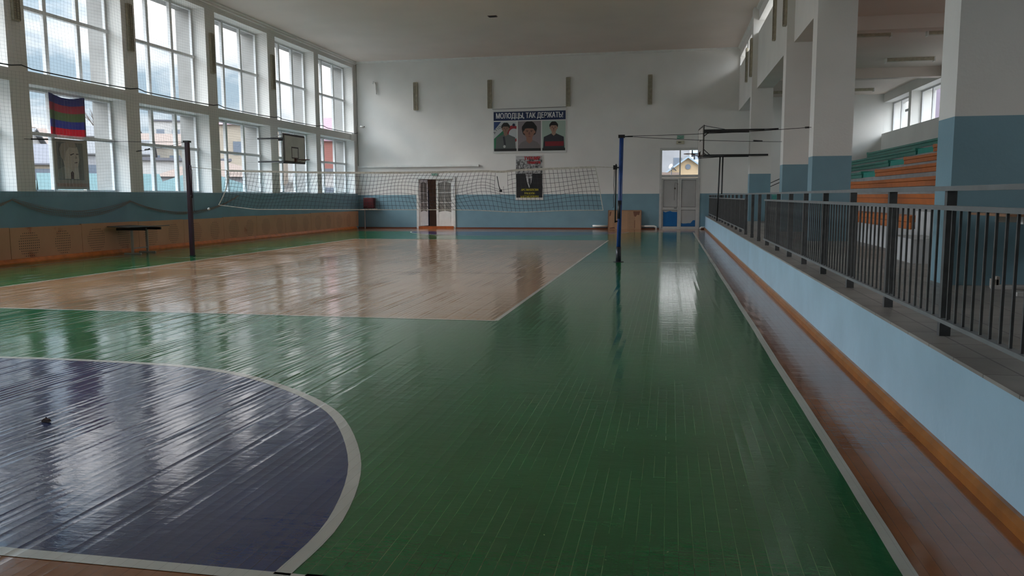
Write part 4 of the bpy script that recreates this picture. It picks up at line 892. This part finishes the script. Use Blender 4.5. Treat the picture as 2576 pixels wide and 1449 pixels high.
# ---- flag and portrait sheet hanging in the near window
fl_ = thing('striped_flag', (XFR + .1, 19.25, 4.3), 'hanging flag of blue, red and green horizontal stripes in the near left window', 'flag')
cols = [((.10, .10, .22), 'blue_stripe', 0, .22), ((.30, .09, .11), 'red_stripe', .22, .43), ((.15, .18, .11), 'green_stripe', .43, .66), ((.085, .09, .22), 'blue_stripe', .66, .87), ((.38, .05, .075), 'red_stripe', .87, 1.06)]
def fy_(u, v): # drape
    return .012 * math.sin(u * 14 + v * 3) + .01 * math.sin(u * 31)
for c_, nme, v0, v1 in cols:
    q = MB(); n = 14
    for i in range(n):
        u0, u1 = i / n, (i + 1) / n
        s0, s1 = [-.09 * math.sin(PI * min(1, u * 1.05)) * (1 - .8 * v0) for u in (u0, u1)]; e0, e1 = [-.09 * math.sin(PI * min(1, u * 1.05)) * (1 - .8 * v1 if v1 < 1 else .1) for u in (u0, u1)]
        Y0, Y1 = -.66 + 1.3 * u0, -.66 + 1.3 * u1
        for dx_ in (0, .004):
            q.face([(fy_(u0, v1) + dx_, Y0, -v1 + e0), (fy_(u1, v1) + dx_, Y1, -v1 + e1), (fy_(u1, v0) + dx_, Y1, -v0 + s1), (fy_(u0, v0) + dx_, Y0, -v0 + s0)], 0, True)
    m_ = mat('flag_' + nme + str(v0), c_, .8); bs = m_.node_tree.nodes['Principled BSDF']; tl = m_.node_tree.nodes.new('ShaderNodeBsdfTranslucent'); tl.inputs[0].default_value = (*[min(1, c * 1.6) for c in c_], 1)
    ms = m_.node_tree.nodes.new('ShaderNodeMixShader'); ms.inputs[0].default_value = .35; om = [n_ for n_ in m_.node_tree.nodes if n_.type == 'OUTPUT_MATERIAL'][0]
    m_.node_tree.links.new(bs.outputs[0], ms.inputs[1]); m_.node_tree.links.new(tl.outputs[0], ms.inputs[2]); m_.node_tree.links.new(ms.outputs[0], om.inputs[0])
    q.build(nme, m_, fl_, fix=False)
pp = thing('portrait_sheet', (XFR + .09, 19.27, 1.8), 'old beige pencil portrait sheet hanging under the striped flag in the window', 'poster')
def sx_(pts, x, m_, name): 
    q = MB(); q.prism(pts, 0, x, x + .002); q.build(name, m_, pp)
q = MB(); q.box(-.004, 0, -.64, .64, 0, 1.33); q.build('sheet', K('aged_grey_paper', (.32, .29, .235)), pp)
sx_([(-.52, .25), (.45, .25), (.45, 1.25), (-.52, 1.25)], .001, K('drawing_ground', (.17, .17, .15)), 'drawing')
sx_([(-.55, .27), (-.2, .27), (.0, .42), (.2, .3), (.26, .27), (.26, .60), (.05, .62), (-.25, .62), (-.5, .52)], .004, K('drawing_jacket', (.24, .24, .20)), 'jacket')
sx_([(-.27, .28), (.25, .28), (.22, .62), (.12, .7), (-.2, .72), (-.28, .6)], .007, K('drawing_collar', (.50, .45, .37)), 'collar')
sx_([(-.06, .28), (.04, .28), (.05, .44), (-.0, .5), (-.06, .44)], .0095, shade, 'tie')
sx_([(-.28, .62), (.0, .5), (.22, .60), (.28, .80), (.27, 1.0), (.22, 1.14), (-.22, 1.12), (-.34, .9)], .012, K('drawing_face', (.48, .41, .33)), 'face')
sx_([(-.28, .74), (-.4, .86), (-.44, 1.05), (-.36, 1.2), (-.1, 1.27), (.14, 1.25), (.2, 1.12), (-.08, 1.12), (-.2, 1.0), (-.24, .85)], .015, K('drawing_hair', (.33, .28, .22)), 'hair')
sx_([(-.06, .93), (.08, .97), (.09, .95), (-.04, .90)], .018, shade, 'eyebrow'); sx_([(.17, .96), (.26, .96), (.26, .94), (.17, .93)], .018, shade, 'eyebrow')
sx_([(.08, .72), (.2, .74), (.2, .715), (.1, .705)], .018, shade, 'mouth'); sx_([(.15, .93), (.20, .84), (.13, .82)], .018, K('drawing_nose', (.3, .25, .2)), 'nose')
q = MB(); q.box(-.004, .02, -.58, .58, .06, .16); q.build('bottom_strip', K('brown_sheet_edge', (.3, .2, .15)), pp)

# ---- safety net in front of the left windows, hung in two tiers
sn = thing('safety_net', (XL + .06, 19.0, 4.6), 'fine grey safety netting hung in front of the left window wall', 'net')
def lattice(y0, y1, z0, z1, name):
    q = MB(); dy, dz = .12, .085; ny = int((y1 - y0) / dy); nzv = int((z1 - z0) / dz)
    def P_(y, z): return (.05 + .03 * math.sin(y * 1.3 + z), y - 19.0 + .02 * math.sin(z * 5 + y), z - 4.6 + .02 * math.sin(y * 2.9) + .015 * math.sin(y * 7))
    for i in range(ny + 1):
        y_ = y0 + i * dy; q.tube([P_(y_, z0 + (z1 - z0) * j / 7) for j in range(8)], .0016, 3, cap=False)
    for j in range(nzv + 1):
        z_ = z0 + j * dz; q.tube([P_(y0 + (y1 - y0) * i / 44, z_) for i in range(45)], .0014, 3, cap=False)
    q.build(name, SNET, sn, fix=False)
lattice(12.5, 38.3, 4.72, 8.0, 'upper_tier'); lattice(12.5, 38.3, 1.60, 4.60, 'lower_tier')
q = MB(); pts = []
for i in range(79):
    y_ = 12.5 + i / 3; ph = ((y_ - 17.2) / 4.3) % 1; pts.append((.06, y_ - 19, (4.70 - 4.6) + (.05 if ph < .06 or ph > .94 else -.02 * math.sin(PI * ph))))
q.tube(pts, .016, 5); q.build('support_cable', BLACKM, sn)
# gathered lower hem, looped from hooks at the piers
hem = thing('gathered_net', (XL + .1, 21.3, 1.5), 'brown gathered netting swagged below the left window sills', 'net')
def swag(y0, y1, za, zb, sag, w, seed):
    q = MB(); random.seed(seed); n = 18
    for j in range(9):
        k = j / 8; off = random.uniform(-.02, .02)
        pts = []
        for i in range(n + 1):
            s_ = i / n; z_ = za + (zb - za) * s_ - 4 * sag * s_ * (1 - s_) * (1 + .0 * k) - w * k * math.sin(PI * s_) ** .7 - .03 * k + off * math.sin(s_ * 9 + j)
            pts.append((.01 + .03 * math.sin(j * 2.1 + s_ * 7) * .5, y0 + (y1 - y0) * s_ - 21.3, z_ - 1.5))
        q.tube(pts, .0035, 4, cap=False)
    for i in range(1, n * 3):
        s_ = i / (n * 3); zt_ = za + (zb - za) * s_ - 4 * sag * s_ * (1 - s_); q.tube([(.01, y0 + (y1 - y0) * s_ - 21.3, zt_ - 1.5), (.02, y0 + (y1 - y0) * s_ - 21.3 + .04, zt_ - 1.5 - w * math.sin(PI * s_) ** .7 - .03)], .0025, 3, cap=False)
    q.build('swag', BROWNNET, hem, fix=False)
swag(12.6, 16.6, 1.5, 1.55, .3, .12, 1); swag(16.6, 20.9, 1.55, 1.48, .27, .16, 2); swag(20.9, 26.9, 1.48, 1.65, .45, .05, 3)

# ---- small debris on the floor, ceiling hatch
q = MB(); q.prism([(-.03, 0), (.03, .004), (.02, .02), (-.01, .028), (-.03, .012)], 1, -.012, .012); q.box(-.004, .004, -.003, .003, .02, .035); tag(q.build('crumpled_wrapper', mat('dark_wrapper', (.05, .03, .03), .5), loc=(-4.24, 4.73, .003)), 'tiny dark scrap of litter on the blue floor at left', 'litter')
t = thing('ceiling_vent', (-6.6, 30.1, ZC), 'small dark vent in the middle of the ceiling', 'vent')
q = MB(); q.box(-.17, .17, -.12, .12, -.012, 0); q.build('frame', K('brown_frame', (.12, .06, .04)), t)
q = MB(); [q.box(-.14, .14, -.1 + i * .05, -.08 + i * .05, -.02, -.012) for i in range(5)]; q.build('slat', BLACKM, t)

# ================================================================== OUTSIDE
GR = mat('dry_grass_hillside', (.15, .145, .135), .9, var=.35, vscale=.15)
D_ = Vector((-.545, .838)); T_ = Vector((.838, .545))
def hz(s, t):
    base = -1.4 if s < 50 else -1.4 + (s - 50) * .125 if s < 150 else 11.1 - (s - 150) * .02
    return base + (.9 * math.sin(t * .09 + s * .05) + .5 * math.sin(t * .21)) * min(1, max(0, (s - 42) / 40))
q = MB(); ns, nn = 34, 40; grid = {}
for i in range(ns + 1):
    for j in range(nn + 1):
        s = 20 + i * 5.2; t_ = -110 + j * 5.5; p = D_ * s + T_ * t_
        grid[i, j] = len(q.v); q.v.append((min(p.x, XOUT - .1) if p.y < 39.5 else p.x, p.y, hz(s, t_)))
for i in range(ns):
    for j in range(nn):
        q.f.append((grid[i, j], grid[i + 1, j], grid[i + 1, j + 1], grid[i, j + 1])); q.m.append(0); q.sm.append(True)
q.box(XO + 1, 140, -20, 160, -3, -1.5); q.box(-60, 60, 42.5, 160, -3, -1.5); q.box(-90, XOUT, -40, 50, -3, -1.45)
g_ = q.build('ground_outside', GR, fix=False); g_['kind'] = 'structure'
HW = [mat('whitewashed_house_wall', (.32, .31, .30), .85, var=.08, vscale=.6), mat('stone_house_wall', (.22, .20, .17), .9, var=.15, vscale=.8), mat('beige_house_wall', (.28, .24, .19), .85, var=.1, vscale=.6), mat('grey_house_wall', (.21, .21, .22), .85, var=.1, vscale=.6)]
HR = [mat('snowy_grey_roof', (.10, .10, .105), .7), mat('rusty_roof', (.14, .10, .08), .7), mat('slate_roof', (.085, .085, .10), .7)]
TEALR = mat('teal_sheet_roof', (.035, .085, .09), .6, var=.08, vscale=1.5); PURP = mat('purple_roof', (.24, .14, .17), .6); HWIN = mat('dark_house_window', (.10, .12, .15), .2); REDW = mat('red_brick_house_wall', (.22, .08, .065), .85, var=.1, vscale=1.0)
def house(loc, rz, w, d, h, rh, wall, roof, label, group=None, floors=2, nw=3, kind='gable', name='house'):
    t = thing(name, loc, label, 'house', group, rz)
    q = MB(); q.box(-w / 2, w / 2, -d / 2, d / 2, -2.5, h)
    if kind == 'gable': q.prism([(-d / 2, h), (d / 2, h), (0, h + rh)], 0, -w / 2 + .15, w / 2 - .15)
    q.build('wall', wall, t)
    q = MB()
    if kind == 'gable':
        for s in (-1, 1): q.hexa([(-w / 2 - .3, s * (d / 2 + .35), h - .22), (w / 2 + .3, s * (d / 2 + .35), h - .22), (w / 2 + .3, 0, h + rh), (-w / 2 - .3, 0, h + rh), (-w / 2 - .3, s * (d / 2 + .35), h - .1), (w / 2 + .3, s * (d / 2 + .35), h - .1), (w / 2 + .3, 0, h + rh + .14), (-w / 2 - .3, 0, h + rh + .14)])
    elif kind == 'hip':
        a, c = w / 2 + .35, d / 2 + .35; e = max(.2, w / 2 - d / 2)
        q.face([(-a, -c, h), (a, -c, h), (e, 0, h + rh), (-e, 0, h + rh)]); q.face([(a, c, h), (-a, c, h), (-e, 0, h + rh), (e, 0, h + rh)]); q.face([(a, -c, h), (a, c, h), (e, 0, h + rh)]); q.face([(-a, c, h), (-a, -c, h), (-e, 0, h + rh)]); q.face([(-a, -c, h), (-a, c, h), (a, c, h), (a, -c, h)])
    else: q.box(-w / 2 - .3, w / 2 + .3, -d / 2 - .3, d / 2 + .3, h, h + .22)
    q.build('roof', roof, t)
    for f in range(floors):
        for k in range(nw):
            xx = -w / 2 + w * (k + .5) / nw; z = .8 + f * 2.9
            q = MB(); q.box(xx - .55, xx + .55, -d / 2 - .05, -d / 2 + .02, z, z + 1.3); q.build('window', HWIN, t)
    return t
random.seed(21)
protos = []
kinds = ['gable', 'hip', 'flat']
wn_ = ['white', 'stone', 'beige', 'grey']; rn_ = ['pale grey', 'rusty', 'slate']
for a in range(4):
    for k in range(3):
        rz = math.atan2(D_.y, D_.x) - PI / 2 + random.uniform(-.1, .1)
        protos.append((house((0, 0, 0), rz, random.uniform(6.5, 9), random.uniform(5.5, 6.5), random.choice([2.6, 2.9, 3.3]), random.uniform(1.0, 1.5), HW[a], HR[(a + k) % 3], '', 'houses on the hillside', floors=1, nw=3 + (a + k) % 2, kind=kinds[k]), wn_[a], rn_[(a + k) % 3], kinds[k]))
def seen_at(k):
    for n_, (a_, b_) in zip(('nearest', 'second', 'third', 'fourth', 'farthest'), ((.93, .747), (.747, .62), (.62, .533), (.533, .469), (.469, .40))):
        if a_ >= k > b_: return 'behind the %s left window' % n_
    return 'out past the left windows'
used = set(); taken = [Vector((-33.6, 43)), Vector((-40.5, 45.5)), Vector((-42.5, 76)), Vector((-33.2, 80)), Vector((-2.5, 112)), Vector((5, 95)), Vector((1.75, 66))] + [D_ * a_ + T_ * c_ for a_, c_ in ((140, -38), (142, -33), (120, -40), (138, -12))]
rows = [56, 65, 74, 83, 92, 101, 110, 119, 128, 137, 146]
pos_w = ['lowest', 'second', 'third', 'fourth', 'fifth', 'sixth', 'seventh', 'eighth', 'ninth', 'tenth', 'topmost']
for r_i, s in enumerate(rows):
    tt = -.36 * s - 8; c_i = 0
    while tt < .30 * s + 8:
        tt += random.uniform(9.9, 12.5)
        if random.random() < .1: continue
        pr = protos[random.randrange(12)]; ss = s + random.uniform(-.8, .8); p = D_ * ss + T_ * tt
        if any((p - c).length < 9.8 for c in taken): continue
        taken.append(p.copy())
        if pr[1] + pr[3] not in used: o = pr[0]; used.add(pr[1] + pr[3])
        else: o = copy_tree(pr[0])
        o.location = (p.x, p.y, hz(ss, tt)); o.rotation_euler = (0, 0, pr[0].rotation_euler[2] + random.uniform(-.12, .12))
        c_i += 1
        o['label'] = '%s %s-roofed %s hillside house %s, %s terrace up' % (pr[1], pr[2], {'gable': 'gabled', 'hip': 'hipped', 'flat': 'boxy'}[pr[3]], seen_at(-p.x / p.y), pos_w[r_i])
for pr in protos:
    if pr[1] + pr[3] not in used:
        for ch in list(pr[0].children): bpy.data.objects.remove(ch)
        bpy.data.objects.remove(pr[0])
house((-23.2, 37.0, -1.4), .55, 7.6, 6.5, 2.8, 1.4, HW[0], TEALR, 'house with broad teal sheet-metal roof just outside the second left window', 'teal-roofed houses', floors=1, kind='hip')
house((-33.6, 43.0, -1.4), .75, 6, 6, 3.0, 1.3, HW[2], TEALR, 'teal-roofed house just outside the nearest left window, right part', 'teal-roofed houses', floors=1, kind='gable')
house((-40.5, 45.5, -1.4), .3, 4, 4, 3.2, .8, HW[3], TEALR, 'low shed with teal roof at the left of the nearest window', 'teal-roofed houses', floors=1, nw=1, kind='gable')
house((-42.5, 76, 2.0), .35, 7.5, 7, 6.6, 1.5, HW[2], PURP, 'tall beige house with dark purple roof behind the third left window', None, floors=2, kind='hip')
house((-33.2, 80, 0), .3, 4.5, 5, 7.4, 2.2, REDW, PURP, 'red-walled house with purple roof behind the farthest left window', None, floors=2, nw=1, kind='gable')
# bare trees on the ridge
TRK = mat('bare_branch', (.12, .10, .09), .9)
def bare_tree(loc, h, label, seed):
    random.seed(seed); t = thing('bare_tree', loc, label, 'tree', 'bare trees on the ridge')
    q = MB(); q.tube([(0, 0, 0), (0, 0, h * .45)], [h * .03, h * .018], 6); q.build('trunk', TRK, t)
    q = MB()
    for i in range(16):
        a = random.uniform(0, 2 * PI); e = random.uniform(.3, 1.0); b0 = Vector((0, 0, h * random.uniform(.3, .45))); L_ = h * random.uniform(.3, .55)
        d = Vector((math.cos(a) * e * .7, math.sin(a) * e * .7, 1)).normalized(); p1 = b0 + d * L_ * .5; p2 = b0 + d * L_ + Vector((random.uniform(-.2, .2), random.uniform(-.2, .2), .2)); q.tube([b0, p1, p2], [h * .012, h * .008, h * .003], 4)
        for k in range(3):
            dd = (d + Vector((random.uniform(-.7, .7), random.uniform(-.7, .7), random.uniform(-.1, .4)))).normalized(); q.tube([p1, p1 + dd * L_ * .4], [h * .006, h * .003], 3)
    q.build('branches', TRK, t)
for i, (s, t_) in enumerate(((140, -38), (142, -33), (120, -40), (138, -12))):
    p = D_ * s + T_ * t_; bare_tree((p.x, p.y, hz(s, t_)), 6.5, ['tall bare tree on the ridge seen through the nearest window, left of the flag', 'bare tree on the ridge seen at the left side of the second window', 'lower bare tree on the slope behind the nearest window', 'bare tree on the ridge between the second and third windows'][i], 40 + i)
# beyond the far door: gabled yellow house, haze-blue block
mat('yellow_plaster_wall', (.34, .25, .15), .8); mat('pale_blue_roof', (.20, .26, .31), .6)
t = thing('house', (1.55, 80, -1.4), 'yellow gabled house with round attic window seen through the transom of the white door', 'house')
q = MB(); q.prism([(-1.9, -2), (1.9, -2), (1.9, 5.05), (0, 6.4), (-1.9, 5.05)], 1, -4, 4); q.build('wall', bpy.data.materials['yellow_plaster_wall'], t)
q = MB()
for s in (-1, 1): q.prism([(0, 6.4), (s * 2.2, 4.84), (s * 2.2, 5.0), (0, 6.56)], 1, -4.3, 4.3)
q.build('roof', bpy.data.materials['pale_blue_roof'], t)
q = MB(); q.tube([(0, -4.05, 5.6), (0, -3.98, 5.6)], .24, 20); q.build('round_window', HWIN, t)
house((4.6, 90, -1.4), 0, 5.5, 6, 5.2, 1.5, HW[0], bpy.data.materials['pale_blue_roof'], 'house with long pale blue roof right behind the yellow gable', None, floors=1, nw=2, kind='gable')
t = thing('satellite_dish', (.05, 61, 0), 'white satellite dish on a pole seen through the left pane of the transom', 'dish')
q = MB(); q.tube([(0, 0, -1.5), (0, 0, 3.5)], .04, 6); q.build('pole', BLACKM, t)
q = MB(); q.tube([(-.06, -.05, 3.73), (0, 0, 3.70), (.04, .04, 3.68)], [.19, .15, .04], 16); q.build('dish', mat('grey_dish', (.22, .22, .22), .6), t)
q = MB(); q.tube([(0, 0, 3.6), (.35, -.25, 3.4), (.1, -.4, 3.65)], .03, 5); q.build('feed_arm', BLACKM, t)
house((-2.5, 112, -1.4), .1, 9, 8, 10.5, 1.5, HW[3], HR[2], 'grey apartment block seen through the left pane of the transom', None, floors=4, kind='flat', name='apartment_block')
house((7.6, 112, -1.4), 0, 9, 8, 8.6, 1.4, mat('pale_blue_house_wall', (.26, .30, .35), .8), bpy.data.materials['pale_blue_roof'], 'pale blue house behind the yellow gable in the transom', None, floors=3, kind='gable')
house((17.0, 44.0, -1.4), -.15, 18, 10, 9.0, 1.2, mat('mauve_sheet_wall', (.26, .21, .27), .7), PURP, 'mauve building with banded front outside the stand windows', None, floors=3, nw=5, kind='flat')

# ================================================================== CORRIDOR BEHIND THE CAMERA
def brick_mat():
    m = bpy.data.materials.new('pink_block_wall'); m.use_nodes = True; t_ = m.node_tree; b_ = t_.nodes['Principled BSDF']
    c = t_.nodes.new('ShaderNodeTexCoord'); mp2 = t_.nodes.new('ShaderNodeMapping'); mp2.inputs['Rotation'].default_value = (PI / 2, 0, 0)
    br = t_.nodes.new('ShaderNodeTexBrick'); br.inputs['Color1'].default_value = (.42, .27, .20, 1); br.inputs['Color2'].default_value = (.36, .23, .18, 1); br.inputs['Mortar'].default_value = (.2, .16, .13, 1)
    br.inputs['Scale'].default_value = 1; br.inputs['Brick Width'].default_value = .4; br.inputs['Row Height'].default_value = .2; br.inputs['Mortar Size'].default_value = .012
    t_.links.new(c.outputs['Object'], mp2.inputs[0]); t_.links.new(mp2.outputs[0], br.inputs['Vector']); t_.links.new(br.outputs['Color'], b_.inputs['Base Color']); b_.inputs['Roughness'].default_value = .8
    return m
b = MB(); b.box(-6, 6, -3.4, -3.2, -.1, 4.2); struct(b.build('wall_corridor', brick_mat()))
b = MB(); b.box(-6.1, -6, -3.4, YN - .3, -.1, 4.2); b.box(6, 6.1, -3.4, YN - .3, -.1, 4.2); struct(b.build('wall_corridor_end', WHITE))
b = MB(); b.box(-6, 6, -3.4, YN - .3, 4.1, 4.2); struct(b.build('ceiling_corridor', CEIL))
b = MB(); b.box(-6, 6, -3.4, YN - .3, -.1, 0); struct(b.build('floor_corridor', TILE))
# close the hall ends that are out of sight
b = MB(); b.box(XL, XO + .9, YN - .31, YN - .30, -.1, .0); struct(b.build('trim_5', WTRIM))
for o in list(bpy.data.objects):
    if o.type == 'MESH' and o.parent is None and 'label' not in o and 'kind' not in o: print('UNTAGGED', o.name)
